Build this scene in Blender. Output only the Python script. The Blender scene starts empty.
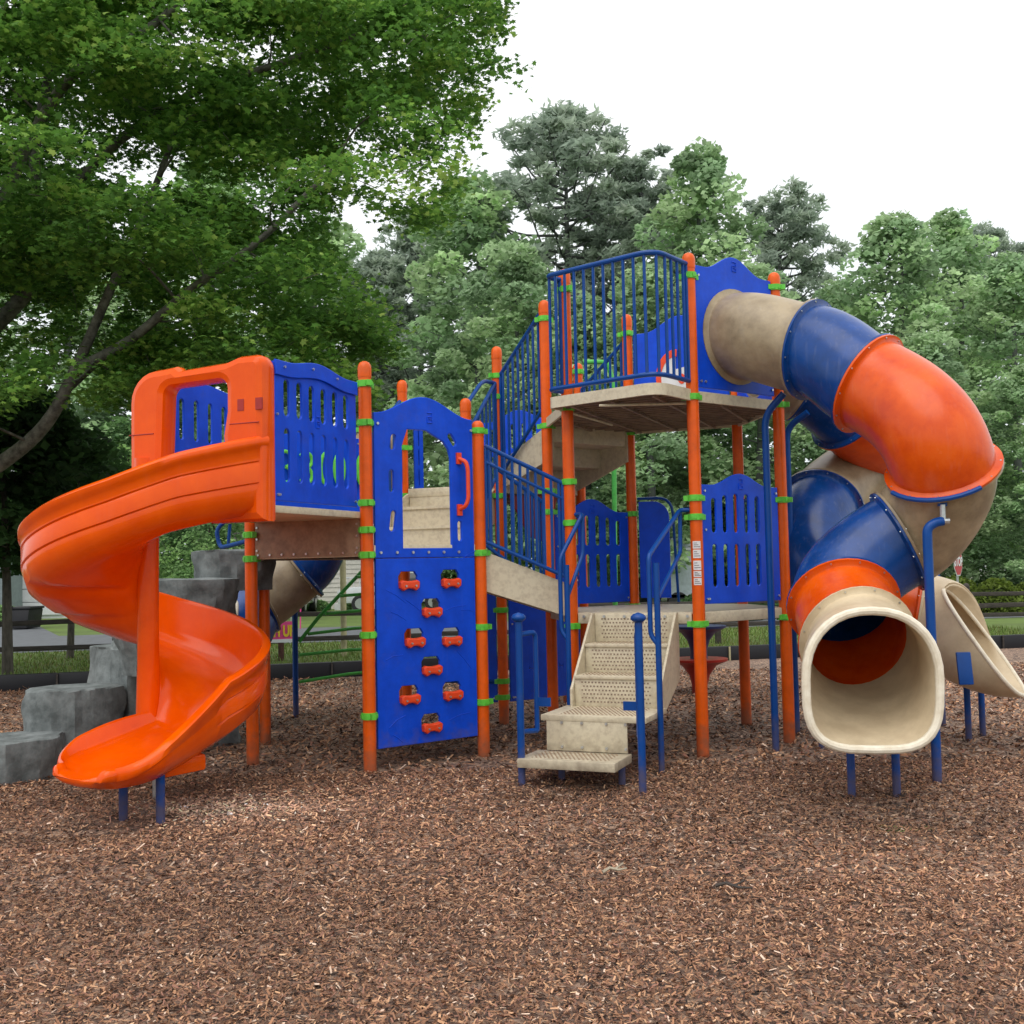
import bpy, bmesh, math, random
import numpy as np
from mathutils import Vector, Matrix
random.seed(7); RNG = np.random.default_rng(11)
SC = bpy.context.scene
COL = SC.collection
R = math.radians
# ------------------------------------------------------------ camera
F, TILT, ROLL, YAW, HC = 1093.3, .0517, .0211, .0025, 1.5
cy_, sy_ = math.cos(YAW), math.sin(YAW); ct, st = math.cos(TILT), math.sin(TILT)
right0 = Vector((cy_, -sy_, 0)); fwd = Vector((sy_*ct, cy_*ct, st)); up0 = Vector((-sy_*st, -cy_*st, ct))
cr, sr = math.cos(ROLL), math.sin(ROLL)
rightv = right0*cr - up0*sr
upv = right0*sr + up0*cr
cd = bpy.data.cameras.new("camera"); cam = bpy.data.objects.new("camera", cd); COL.objects.link(cam)
m3 = Matrix((rightv, upv, -fwd)).transposed()
cam.matrix_world = Matrix.Translation((0, 0, HC)) @ m3.to_4x4()
cd.sensor_width = 36; cd.lens = F/1024*36; cd.clip_end = 2000; cd.clip_start = .05
SC.camera = cam
def at(px, py, Y):
    d = fwd*F + rightv*(px-512) + upv*(512-py)
    return Vector((0, 0, HC)) + d*(Y/d.y)
def proj(p):
    v = Vector(p)-Vector((0, 0, HC)); d = v.dot(fwd)
    return (512+F*v.dot(rightv)/d, 512-F*v.dot(upv)/d)
def proj_np(P):
    v = P-np.array([0, 0, HC]); d = v@np.array(fwd)
    return 512+F*(v@np.array(rightv))/d, 512-F*(v@np.array(upv))/d
def gnd(px, py):
    lo = at(px, py, 10); d = lo-Vector((0, 0, HC)); return Vector((0, 0, HC))+d*(HC/-d.z)
def dv(a): return Vector((math.cos(R(a)), math.sin(R(a)), 0))
Z = Vector((0, 0, 1))
# ------------------------------------------------------------ materials
def newmat(name):
    m = bpy.data.materials.new(name); m.use_nodes = True
    nt = m.node_tree; b = nt.nodes['Principled BSDF']
    return m, nt, b
def surf(name, c, rough=.45, var=.12, scale=6, c2=None, mix=.5, bump=.0, bscale=60, metal=0, streak=0, coat=0, dirt=0, stretch=(1, 1, 1), spec=.5):
    m, nt, b = newmat(name); N, L = nt.nodes, nt.links
    tc = N.new('ShaderNodeTexCoord'); mp = N.new('ShaderNodeMapping'); mp.inputs['Scale'].default_value = stretch
    L.new(tc.outputs['Object'], mp.inputs['Vector'])
    n = N.new('ShaderNodeTexNoise'); n.inputs['Scale'].default_value = scale; n.inputs['Detail'].default_value = 6; n.inputs['Roughness'].default_value = .65
    L.new(mp.outputs[0], n.inputs['Vector'])
    cr_ = N.new('ShaderNodeValToRGB'); e = cr_.color_ramp.elements
    c = Vector(c); d = Vector(c2) if c2 else c*(1-var*2)
    e[0].position = .35; e[0].color = (*d, 1); e[1].position = .35+.5*mix+.05; e[1].color = (*c, 1)
    L.new(n.outputs['Fac'], cr_.inputs['Fac'])
    out = cr_.outputs['Color']
    if streak:
        mp2 = N.new('ShaderNodeMapping'); mp2.inputs['Scale'].default_value = (30, 30, 2.5); L.new(tc.outputs['Object'], mp2.inputs['Vector'])
        n2 = N.new('ShaderNodeTexNoise'); n2.inputs['Scale'].default_value = 1; n2.inputs['Detail'].default_value = 4; L.new(mp2.outputs[0], n2.inputs['Vector'])
        r2 = N.new('ShaderNodeMapRange'); r2.inputs[1].default_value = .55; r2.inputs[2].default_value = .8; r2.inputs[3].default_value = 0; r2.inputs[4].default_value = streak
        L.new(n2.outputs['Fac'], r2.inputs[0])
        mx = N.new('ShaderNodeMixRGB'); L.new(r2.outputs[0], mx.inputs[0]); L.new(out, mx.inputs[1])
        g = sum(c)/3; mx.inputs[2].default_value = (*(c*.5+Vector((.3, .3, .3))*.6), 1) ; out = mx.outputs[0]
    if dirt:
        gm = N.new('ShaderNodeNewGeometry'); sp_ = N.new('ShaderNodeSeparateXYZ'); L.new(gm.outputs['Position'], sp_.inputs[0])
        nd = N.new('ShaderNodeTexNoise'); nd.inputs['Scale'].default_value = 14; nd.inputs['Detail'].default_value = 5; L.new(tc.outputs['Object'], nd.inputs['Vector'])
        a1 = N.new('ShaderNodeMath'); a1.operation = 'MULTIPLY_ADD'; a1.inputs[1].default_value = .45; a1.inputs[2].default_value = -.20; L.new(nd.outputs['Fac'], a1.inputs[0])
        a2 = N.new('ShaderNodeMath'); a2.operation = 'SUBTRACT'; L.new(sp_.outputs['Z'], a2.inputs[0]); L.new(a1.outputs[0], a2.inputs[1])
        r3 = N.new('ShaderNodeMapRange'); r3.inputs[1].default_value = .02; r3.inputs[2].default_value = .26; r3.inputs[3].default_value = dirt; r3.inputs[4].default_value = 0; L.new(a2.outputs[0], r3.inputs[0])
        nf = N.new('ShaderNodeTexNoise'); nf.inputs['Scale'].default_value = 3.5; nf.inputs['Detail'].default_value = 9; nf.inputs['Roughness'].default_value = .75; L.new(tc.outputs['Object'], nf.inputs['Vector'])
        r4 = N.new('ShaderNodeMapRange'); r4.inputs[1].default_value = .56; r4.inputs[2].default_value = .72; r4.inputs[3].default_value = 0; r4.inputs[4].default_value = dirt*.32; L.new(nf.outputs['Fac'], r4.inputs[0])
        ad = N.new('ShaderNodeMath'); ad.operation = 'MAXIMUM'; L.new(r3.outputs[0], ad.inputs[0]); L.new(r4.outputs[0], ad.inputs[1])
        mdx = N.new('ShaderNodeMixRGB'); L.new(ad.outputs[0], mdx.inputs[0]); L.new(out, mdx.inputs[1]); mdx.inputs[2].default_value = (.13, .09, .06, 1); out = mdx.outputs[0]
    L.new(out, b.inputs['Base Color'])
    rr = N.new('ShaderNodeMapRange'); rr.inputs[3].default_value = rough*.8; rr.inputs[4].default_value = min(1, rough*1.3)
    L.new(n.outputs['Fac'], rr.inputs[0]); L.new(rr.outputs[0], b.inputs['Roughness'])
    b.inputs['Metallic'].default_value = metal; b.inputs['Coat Weight'].default_value = coat; b.inputs['Coat Roughness'].default_value = .15
    b.inputs['Specular IOR Level'].default_value = spec
    if bump:
        nb = N.new('ShaderNodeTexNoise'); nb.inputs['Scale'].default_value = bscale; nb.inputs['Detail'].default_value = 4; L.new(tc.outputs['Object'], nb.inputs['Vector'])
        bp = N.new('ShaderNodeBump'); bp.inputs['Strength'].default_value = bump; bp.inputs['Distance'].default_value = .01
        L.new(nb.outputs['Fac'], bp.inputs['Height']); L.new(bp.outputs[0], b.inputs['Normal'])
    return m
M = {}
M['slide'] = surf('orange moulded plastic', (.86, .108, .0003), .15, .10, 3, c2=(.76, .078, .0003), bump=.04, bscale=90, streak=.05, spec=.27, dirt=0.25)
M['post'] = surf('orange coated steel', (.84, .115, .001), .33, .10, 8, bump=.03, spec=.35, streak=.06, dirt=0.7)
M['postred'] = M['post']
M['blue'] = surf('blue sheet plastic', (.003, .078, .72), .36, .12, 5, c2=(.002, .056, .56), bump=.08, bscale=140, streak=.06, spec=.25, dirt=0.5)
M['rail'] = surf('blue coated steel', (.001, .06, .29), .32, .08, 8, spec=.3, dirt=0.6)
M['tubeblue'] = surf('blue tube plastic', (.004, .062, .29), .24, .15, 4, c2=(.003, .04, .18), streak=.22, bump=.04, spec=.4, dirt=0.3)
M['tubeorange'] = surf('orange tube plastic', (.78, .105, .001), .24, .12, 3.5, c2=(.60, .055, .001), streak=.12, bump=.04, spec=.4, dirt=0.35)
M['tubetan'] = surf('weathered tan tube plastic', (.40, .315, .20), .36, .2, 4, c2=(.22, .165, .10), streak=.3, bump=.06, dirt=0.5)
M['exit'] = surf('cream tan slide exit plastic', (.68, .56, .38), .42, .12, 5, c2=(.54, .43, .28), bump=.05, streak=.06, dirt=0.45)
M['rim'] = surf('pale cream rim plastic', (.86, .80, .66), .45, .06, 14, c2=(.72, .64, .49))
M['tan'] = surf('tan coated steel', (.62, .55, .40), .45, .15, 22, c2=(.50, .43, .31), mix=.3, bump=.12, bscale=40, streak=.08, dirt=0.6)
M['deckunder'] = surf('shade toned tan deck steel', (.30, .22, .16), .6, .2, 8, c2=(.16, .11, .08), bump=.2, bscale=30)  # tan deck steel coloured brown, underside shade put into the colour
M['skirt'] = surf('brown riser plate', (.34, .22, .14), .5, .2, 10, c2=(.2, .12, .075), bump=.1, streak=.05)
M['green'] = surf('green plastic clamp', (.13, .62, .05), .4, .12, 20, dirt=0.5)
M['greentube'] = surf('green coated tube', (.09, .55, .09), .35, .12, 14)
M['orangeplastic'] = surf('red orange grip plastic', (.85, .07, .012), .35, .08, 30)
M['yellow'] = surf('yellow sheet plastic', (.85, .6, .03), .4, .08, 30)
M['bolt'] = surf('galvanised steel bolt', (.6, .62, .62), .3, .1, 60, metal=.8)
M['rock'] = surf('grey sculpted concrete', (.215, .24, .24), .75, .3, 7, c2=(.085, .10, .10), bump=1.0, bscale=11, streak=.25)
M['redmetal'] = surf('red coated steel', (.38, .018, .012), .35, .1, 8)
M['navy'] = surf('navy plastic', (.006, .02, .11), .4, .1, 8)
M['white'] = surf('white painted board', (.74, .76, .78), .5, .06, 8)
M['offwhite'] = surf('off white siding paint', (.62, .60, .54), .6, .08, 8)
M['dark'] = surf('dark rubber', (.018, .018, .022), .6, .1, 8)
M['border'] = surf('black plastic border timber', (.006, .007, .011), .5, .1, 4)
M['wooddark'] = surf('old dark fence wood', (.07, .058, .05), .85, .3, 6, c2=(.03, .025, .022), bump=.6, bscale=30, stretch=(1, 1, 6))
M['woodred'] = surf('reddish fence post wood', (.13, .055, .04), .85, .3, 10, bump=.5)
M['paleyellow'] = surf('pale yellow pole plastic', (.5, .45, .26), .6, .15, 6)
M['glass'] = surf('window glass', (.02, .03, .04), .08, .1, 4)
M['roof'] = surf('asphalt roof shingles', (.09, .085, .085), .9, .2, 12)
M['sticker'] = surf('white safety label', (.78, .78, .78), .5, .05, 30)
M['stickerink'] = surf('grey label print', (.25, .22, .24), .6, .1, 30)
M['road'] = surf('worn asphalt', (.135, .145, .16), .8, .15, 3, bump=.3, bscale=40)
M['bark'] = surf('grey brown bark', (.115, .10, .08), .9, .3, 5, c2=(.045, .038, .03), bump=1, bscale=14, stretch=(3, 3, .8))
M['barklichen'] = surf('lichen grey bark', (.17, .17, .14), .9, .3, 9, c2=(.045, .042, .035), bump=1, bscale=14)
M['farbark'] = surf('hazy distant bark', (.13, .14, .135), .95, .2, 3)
M['silver'] = surf('silver car paint', (.62, .65, .68), .25, .05, 3, coat=.6)
M['blackpaint'] = surf('black car paint', (.02, .022, .03), .2, .05, 3, coat=.6)
M['redlamp'] = surf('red lamp lens', (.7, .02, .015), .2, .05, 10)
M['pink'] = surf('pink cloth', (.78, .07, .28), .6, .08, 10)
M['signred'] = surf('red sign face', (.52, .01, .02), .4, .06, 10)
M['brick'] = surf('brown brick', (.17, .07, .05), .8, .2, 20)
M['teal'] = surf('grey green siding', (.28, .34, .35), .6, .1, 8)
M['beige'] = surf('light grey concrete pad', (.4, .4, .38), .8, .1, 8)
def leafmat(name, trans=.35, rough=.5):
    m, nt, b = newmat(name); N, L = nt.nodes, nt.links
    a = N.new('ShaderNodeAttribute'); a.attribute_name = 'col'
    L.new(a.outputs['Color'], b.inputs['Base Color']); b.inputs['Roughness'].default_value = rough
    b.inputs['Specular IOR Level'].default_value = .35
    t = N.new('ShaderNodeBsdfTranslucent'); L.new(a.outputs['Color'], t.inputs['Color'])
    mx = N.new('ShaderNodeMixShader'); mx.inputs[0].default_value = trans
    L.new(b.outputs[0], mx.inputs[1]); L.new(t.outputs[0], mx.inputs[2])
    L.new(mx.outputs[0], N['Material Output'].inputs['Surface']); return m
M['leaf'] = leafmat('maple leaf', .5)
M['farleaf'] = leafmat('distant leaf', .52, .8)
M['chip'] = leafmat('wood chip', 0, .85)
M['grassblade'] = leafmat('grass blade', .3, .7)
# ------------------------------------------------------------ mesh builder
class MB:
    def __init__(s): s.v = []; s.f = []
    def add(s, vs, fs):
        o = len(s.v); s.v += [tuple(v) for v in vs]; s.f += [tuple(i+o for i in f) for f in fs]; return s
    def box(s, c, x, y, z):          # centre + three half-vectors
        c, x, y, z = map(Vector, (c, x, y, z))
        vs = [c+x*i+y*j+z*k for i in (-1, 1) for j in (-1, 1) for k in (-1, 1)]
        fs = [(0, 1, 3, 2), (4, 6, 7, 5), (0, 4, 5, 1), (2, 3, 7, 6), (0, 2, 6, 4), (1, 5, 7, 3)]
        if x.cross(y).dot(z) < 0: fs = [f[::-1] for f in fs]
        return s.add(vs, fs)
    def rings(s, rings, close=True, cap=True, ringclosed=True):
        n = len(rings[0]); vs = [p for r in rings for p in r]; fs = []
        for i in range(len(rings)-1):
            for j in range(n if ringclosed else n-1):
                k = (j+1) % n; fs.append((i*n+j, i*n+k, (i+1)*n+k, (i+1)*n+j))
        if cap and ringclosed:
            fs.append(tuple(range(n))[::-1]); fs.append(tuple((len(rings)-1)*n+j for j in range(n)))
        return s.add(vs, fs)
    def tube(s, pts, r, n=12, cap=True):
        pts = [Vector(p) for p in pts]; rs = r if isinstance(r, (list, tuple)) else [r]*len(pts)
        rings = []; prev = None
        for i, p in enumerate(pts):
            t = (pts[min(i+1, len(pts)-1)]-pts[max(i-1, 0)]).normalized()
            if prev is None:
                a = Vector((0, 0, 1)) if abs(t.z) < .9 else Vector((1, 0, 0)); u = t.cross(a).normalized()
            else: u = (prev-t*prev.dot(t)).normalized()
            prev = u; w = t.cross(u)
            rings.append([p+(u*math.cos(q)+w*math.sin(q))*rs[i] for q in [2*math.pi*j/n for j in range(n)]])
        return s.rings(rings, cap=cap)
    def lathe(s, base, prof, n=20):   # prof = [(r, z)]
        b = Vector(base)
        return s.rings([[b+Vector((r*math.cos(2*math.pi*j/n), r*math.sin(2*math.pi*j/n), z)) for j in range(n)] for r, z in prof])
    def dome(s, c, r, squash=1, n=14, m=6):
        return s.lathe(c, [(r*math.cos(a), r*squash*math.sin(a)) for a in [R(0+88*i/m) for i in range(m+1)]], n)
def link(name, me, mat, parent=None, smooth=True, angle=35):
    o = bpy.data.objects.new(name, me); COL.objects.link(o)
    if mat is not None: me.materials.append(M[mat] if isinstance(mat, str) else mat)
    if smooth:
        me.polygons.foreach_set('use_smooth', [True]*len(me.polygons))
        try: me.set_sharp_from_angle(angle=R(angle))
        except Exception: pass
    if parent is not None:
        o.parent = parent; o.matrix_parent_inverse = PW(parent).inverted()
    return o
def PW(o):
    m = Matrix.Translation(o.location) @ o.rotation_euler.to_matrix().to_4x4()
    if o.parent is not None: m = PW(o.parent) @ o.matrix_parent_inverse @ m
    return m
def build(mb, name, mat, parent=None, smooth=True, angle=35, bevel=0):
    me = bpy.data.meshes.new(name); me.from_pydata(mb.v, [], mb.f); me.update()
    bm = bmesh.new(); bm.from_mesh(me); bmesh.ops.recalc_face_normals(bm, faces=bm.faces)
    if bevel:
        es = [e for e in bm.edges if e.is_manifold and e.calc_face_angle(0) > R(40)]
        bmesh.ops.bevel(bm, geom=es, offset=bevel, segments=2, affect='EDGES', profile=.5)
    bm.to_mesh(me); bm.free()
    return link(name, me, mat, parent, smooth, angle)
def tag(o, label=None, cat=None, group=None, kind=None):
    if label: o['label'] = label
    if cat: o['category'] = cat
    if group: o['group'] = group
    if kind: o['kind'] = kind
    return o
def empty(name, loc, rz=0):
    o = bpy.data.objects.new(name, None); COL.objects.link(o); o.location = loc; o.rotation_euler = (0, 0, rz); o.empty_display_size = .3; return o
def bez(pts, k=8):                   # smooth polyline through points (Catmull-Rom)
    P = [Vector(p) for p in pts]; P = [P[0]*2-P[1]]+P+[P[-1]*2-P[-2]]; out = []
    for i in range(1, len(P)-2):
        for j in range(k):
            t = j/k; a, b, c, d = P[i-1:i+3]
            out.append(.5*((2*b)+(c-a)*t+(2*a-5*b+4*c-d)*t*t+(3*b-a-3*c+d)*t**3))
    out.append(P[-2]); return out
def corner(pts, r=.06, k=5):         # polyline with rounded corners
    P = [Vector(p) for p in pts]; out = [P[0]]
    for i in range(1, len(P)-1):
        a, b, c = P[i-1], P[i], P[i+1]; d1, d2 = (a-b), (c-b)
        rr = min(r, d1.length*.45, d2.length*.45); s, e = b+d1.normalized()*rr, b+d2.normalized()*rr
        for j in range(k+1):
            t = j/k; out.append(s*(1-t)**2+b*2*t*(1-t)+e*t*t)
    out.append(P[-1]); return out
def flat(name, mat, outline, holes, O, u, n, parent=None, thick=.02, bev=.005, w=Z):
    cu = bpy.data.curves.new('c', 'CURVE'); cu.dimensions = '2D'; cu.fill_mode = 'BOTH'
    cu.extrude = max(thick/2-bev, .0005); cu.bevel_depth = bev; cu.bevel_resolution = 1; cu.offset = -bev
    for poly in [outline]+holes:
        sp = cu.splines.new('POLY'); sp.points.add(len(poly)-1)
        for p, q in zip(sp.points, poly): p.co = (q[0], q[1], 0, 1)
        sp.use_cyclic_u = True
    to = bpy.data.objects.new('c', cu); COL.objects.link(to)
    me = bpy.data.meshes.new_from_object(to); bpy.data.objects.remove(to); bpy.data.curves.remove(cu)
    place(me, O, u, n, w); me.name = name
    return link(name, me, mat, parent, True, 30)
def place(me, O, u, n, w=Z):
    O, u, n, w = map(Vector, (O, u, n, w))
    mt = Matrix(((u.x, w.x, n.x, O.x), (u.y, w.y, n.y, O.y), (u.z, w.z, n.z, O.z), (0, 0, 0, 1)))
    me.transform(mt)
    if mt.determinant() < 0: me.flip_normals()
def text(name, s, mat, size, O, u, n, parent=None, thick=.004, bold=0, sx=1):
    cu = bpy.data.curves.new('t', 'FONT'); cu.body = s; cu.size = size; cu.extrude = thick; cu.align_x = 'CENTER'; cu.align_y = 'CENTER'; cu.offset = bold
    to = bpy.data.objects.new('t', cu); COL.objects.link(to)
    me = bpy.data.meshes.new_from_object(to); bpy.data.objects.remove(to); bpy.data.curves.remove(cu)
    me.transform(Matrix.Diagonal((sx, 1, 1, 1))); place(me, O, u, n); me.name = name
    return link(name, me, mat, parent, False)
def slot(cx, cy, w, h, k=6, rot=0):
    pts = []; r = w/2
    for s_ in (1, -1):
        for j in range(k+1):
            a = math.pi*j/k+(0 if s_ > 0 else math.pi)
            x, y = r*math.cos(a), s_*(h/2-r)+r*math.sin(a)
            pts.append((cx+x*math.cos(rot)-y*math.sin(rot), cy+x*math.sin(rot)+y*math.cos(rot)))
    return pts
def wave(w, h, amp, flatend=.12, n=24):
    out = []
    for i in range(n+1):
        t = i/n; x = t*w
        out.append((x, h+amp*(.5-.5*math.cos(2*math.pi*min(max((t-flatend)/(1-2*flatend), 0), 1)))))
    return out
# ------------------------------------------------------------ play structure
TH, S, RUN = 37.4, 1.045, .744
P = {}
P['A'] = Vector((-2.038, 8.611, 0)); P['C'] = P['A']+dv(TH-60)*S; P['D'] = P['C']+dv(TH)*S; P['F'] = P['D']+dv(TH+60)*S
P['G'] = P['F']+dv(TH+120)*S; P['B'] = P['G']+dv(TH+180)*S
P['I'] = P['D']+dv(TH-30)*RUN; P['O'] = P['F']+dv(TH-30)*RUN; P['E'] = P['F']+dv(TH+30)*RUN
P['J'] = P['I']+dv(TH-60)*S; P['K'] = P['J']+dv(TH)*S; P['M'] = P['K']+dv(TH+60)*S; P['L'] = P['M']+dv(TH+120)*S
P['U'] = P['E']+dv(TH+120)*S; P['R'] = P['E']+dv(TH)*S; P['S'] = P['R']+dv(TH+60)*S; P['T'] = P['U']+dv(TH+60)*S; P['V'] = P['S']+dv(TH+120)*S
Z1, ZLOW, ZUP, Z3, ZEXT = 1.70, 1.13, 2.87, 2.32, 1.95
root = tag(empty('play_structure', (0, 9.4, 0)), 'large orange and blue playground structure with spiral and tube slides on wood mulch', 'playground set')
post_h = dict(A=2.9, B=2.85, C=3.085, D=2.70, F=3.05, G=3.0, E=3.66, I=3.96, J=3.96, K=3.96, M=3.9, L=3.96, O=3.96, U=3.42, R=3.6, S=3.25, T=3.2, V=3.25)
clamp_y = dict(C=[384, 423, 503, 530, 555, 635, 716], D=[431, 553, 627, 702], A=[535, 559], J=[276, 397, 498, 517, 624], K=[288, 405, 500, 617],
               I=[290, 408, 482, 523, 626], O=[319, 426, 491, 512], E=[376, 397, 496, 610, 681, 697], L=[334, 433, 514, 606], U=[405, 448, 496], F=[500], M=[401], B=[560], R=[372], G=[430])
post_dir = dict(A=-60, C=-60, D=37, J=37, K=217, I=-60, O=37, E=97, L=157, M=157, U=0, F=60, B=100, G=200, R=100)
post_obj = {}
for k, h in post_h.items():
    h -= .05
    b = P[k]; mb = MB()
    mb.lathe((b.x, b.y, -.1), [(.049, 0), (.049, h+.03)] , 20)
    o = build(mb, 'post', 'post', root); post_obj[k] = o
    cp = MB(); cp.lathe((b.x, b.y, h-.07), [(.0515, 0), (.0525, .01), (.0525, .07), (.048, .095), (.036, .114), (.018, .124), (.002, .127)], 20)
    build(cp, 'post_cap', 'post', o, angle=60)
    for py in clamp_y.get(k, []):
        zc = at(proj((b.x, b.y, 1.5))[0], py, b.y).z
        c = MB(); c.lathe((b.x, b.y, zc-.026), [(.0505, 0), (.060, .002), (.061, .05), (.0505, .052)], 20)
        for dd in (post_dir.get(k, 0), post_dir.get(k, 0)+120):
            u = dv(dd); v = dv(dd+90)
            c.box((b.x+u.x*.068, b.y+u.y*.068, zc), u*.024, v*.017, Z*.021)
            c.box((b.x, b.y, zc), u*.02, v*.063, Z*.014)
        cl = build(c, 'clamp', 'green', o, angle=30)
        bl = MB()
        for q in (-.5, .45):
            d = dv(-90+q*40)
            bl.tube([(b.x+d.x*.06, b.y+d.y*.06, zc), (b.x+d.x*.066, b.y+d.y*.066, zc)], .007, 8)
        build(bl, 'bolt_head', 'dark', cl) if False else None
def hexpoly(names, off=0):
    pts = [P[n].copy() for n in names]; c = sum(pts, Vector())/len(pts)
    return [p+(p-c).normalized()*off for p in pts]
def deck(names, z, name='deck', extra=None):
    pts = extra or hexpoly(names, -.0); mb = MB(); n = len(pts)
    top = [(p.x, p.y, z) for p in pts]; bot = [(p.x, p.y, z-.012) for p in pts]
    mb.rings([bot, top])
    d = build(mb, name, 'tan', root, smooth=False)
    eb = MB(); c = sum(pts, Vector())/n
    for i in range(n):
        a, b = pts[i], pts[(i+1) % n]; u = (b-a).normalized(); nn = Vector((u.y, -u.x, 0))
        if nn.dot((a+b)/2-c) < 0: nn = -nn
        if (b-a).length > .25: a2, b2 = a+u*.055, b-u*.055
        else: a2, b2 = a, b
        eb.box(((a2+b2)/2)+Z*(z-.045), (b2-a2)/2, nn*.012, Z*.042)
    build(eb, 'edge_board', 'tan', d, smooth=True, bevel=.004)
    rb = MB(); u = (pts[1]-pts[0]).normalized(); v = Vector((-u.y, u.x, 0))
    cc = Vector((c.x, c.y, 0)); rad = max((p-cc).length for p in pts)
    def inside(q):
        s0 = None
        for i in range(n):
            a, b = pts[i], pts[(i+1) % n]; cr2 = (b-a).x*(q-a).y-(b-a).y*(q-a).x
            if abs(cr2) < 1e-9: continue
            if s0 is None: s0 = cr2 > 0
            elif (cr2 > 0) != s0: return False
        return True
    for axis, other, step in ((u, v, .105), (v, u, .35)):
        t = -rad
        while t < rad:
            xs = [q*.02 for q in range(int(-rad/.02), int(rad/.02)) if inside(cc+other*t+axis*(q*.02))]
            if len(xs) > 8:
                a, b = xs[0]+.04, xs[-1]-.04
                rb.box(cc+other*t+axis*((a+b)/2)+Z*(z-.012-(.03 if axis is u else .034)), axis*((b-a)/2), other*.012, Z*(.03 if axis is u else .036))
            t += step
    build(rb, 'deck_rib', 'deckunder', d, smooth=False)
    return d
deck(['A', 'C', 'D', 'F', 'G', 'B'], Z1)
deck(['I', 'J', 'K', 'M', 'L', 'O'], ZLOW)
# upper deck with bowed balcony front
nIJ = dv(TH-150+0); nIJ = dv(TH-60-90)
balc_l = at(547, 395, 8.80); balc_r1 = at(640, 383, 8.22); balc_r2 = at(664, 384, 8.23)
def flatz(p, z): return Vector((p.x, p.y, z))
bl_, b1_, b2_ = flatz(balc_l, 0), flatz(balc_r1, 0), flatz(balc_r2, 0)
balc = corner([P['I'], bl_, b1_+(b1_-bl_).normalized()*.16, P['J']], .16, 6)
updeck_pts = balc[:]+[P['K'], P['M'], P['L'], P['O']]
updeck_pts = [flatz(p, 0) for p in updeck_pts]
def updeck():
    global d_up
    z = ZUP; mb = MB(); pts = updeck_pts
    mb.rings([[(p.x, p.y, z-.012) for p in pts], [(p.x, p.y, z) for p in pts]])
    d = build(mb, 'deck', 'tan', root, smooth=False)
    bp = [flatz(p, 0) for p in balc]; inner = []; c = P['I']*.5+P['J']*.5
    outer_r = [(p.x, p.y) for p in bp]; eb = MB(); rings = []
    for i, p in enumerate(bp):
        t = (bp[min(i+1, len(bp)-1)]-bp[max(i-1, 0)]).normalized(); nn = Vector((t.y, -t.x, 0))
        rings.append([p+nn*.012+Z*(z+.004), p+nn*.012+Z*(z-.085), p-nn*.012+Z*(z-.085), p-nn*.012+Z*(z+.004)])
    eb.rings(rings)
    for a, b in (('J', 'K'), ('K', 'M'), ('M', 'L'), ('O', 'I')):
        a, b = P[a], P[b]; u = (b-a).normalized(); nn = Vector((u.y, -u.x, 0))
        eb.box((a+b)/2+Z*(z-.045), (b-a)/2-u*.055, nn*.012, Z*.042)
    build(eb, 'edge_board', 'tan', d, smooth=True)
    rb = MB(); u = dv(TH-60); v = dv(TH+30)
    o = P['I']
    def ins(q):
        x, y = q.x, q.y; c_ = False; n = len(pts); j = n-1
        for i in range(n):
            xi, yi, xj, yj = pts[i].x, pts[i].y, pts[j].x, pts[j].y
            if (yi > y) != (yj > y) and x < (xj-xi)*(y-yi)/(yj-yi)+xi: c_ = not c_
            j = i
        return c_
    for axis, other, step, h, r0 in ((u, v, .11, .032, (-1, 3)), (v, u, .36, .04, (-1, 3))):
        t = -.6
        while t < 2.4:
            xs = [q*.02 for q in range(-60, 140) if ins(o+other*t+axis*(q*.02))]
            if len(xs) > 6:
                a, b = xs[0]+.03, xs[-1]-.03
                rb.box(o+other*t+axis*((a+b)/2)+Z*(z-.013-h), axis*((b-a)/2), other*.013, Z*h)
            t += step
    build(rb, 'deck_rib', 'deckunder', d, smooth=False)
    br = MB(); cc = (P['I']+P['K'])/2
    br.tube([P['J']+Z*(z-.1)+dv(TH+120)*.05, P['J']+dv(TH+150)*.75+Z*(z-.12)], .01, 6)
    build(br, 'brace', 'tan', d); br = MB()
    br.tube([P['I']+Z*(z-.1)+dv(TH)*.05, P['I']+dv(TH+20)*.8+Z*(z-.12)], .01, 6)
    build(br, 'brace', 'tan', d)
updeck()
deck(['E', 'R', 'S', 'V', 'T', 'U'], Z3)
nA = dv(TH-150)                              # outward from the A-C side
LEX = 1.17
Ap, Cp = P['A']+nA*LEX, P['C']+nA*LEX
uA = dv(TH-60)
# slide extension platform
dx = MB(); dx.rings([[q+Z*(ZEXT-.05) for q in (P['A']+uA*.06, Ap+uA*.06, Cp-uA*.03, P['C']-uA*.03)], [q+Z*ZEXT for q in (P['A']+uA*.06, Ap+uA*.06, Cp-uA*.03, P['C']-uA*.03)]])
dext = build(dx, 'deck', 'tan', root, bevel=.006)
sk = MB(); sk.box((P['A']+P['C'])/2+nA*.01+Z*((1.62+ZEXT-.05)/2), uA*(S/2-.05), nA*.008, Z*((ZEXT-.05-1.62)/2))
dsk = build(sk, 'riser_plate', 'skirt', root, smooth=False)
bt = MB()
for i in range(9):
    p = (P['A']+P['C'])/2+uA*((i-4)/4*.44)+nA*.02
    bt.tube([p+Z*1.645, p+Z*1.645+nA*.008], .009, 8)
for sgn in (-1, 1):
    for j in range(3):
        p = (P['A']+P['C'])/2+uA*(sgn*.45)+nA*.02+Z*(1.68+j*.09); bt.tube([p, p+nA*.008], .009, 8)
build(bt, 'bolt_head', 'bolt', dsk)
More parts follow.
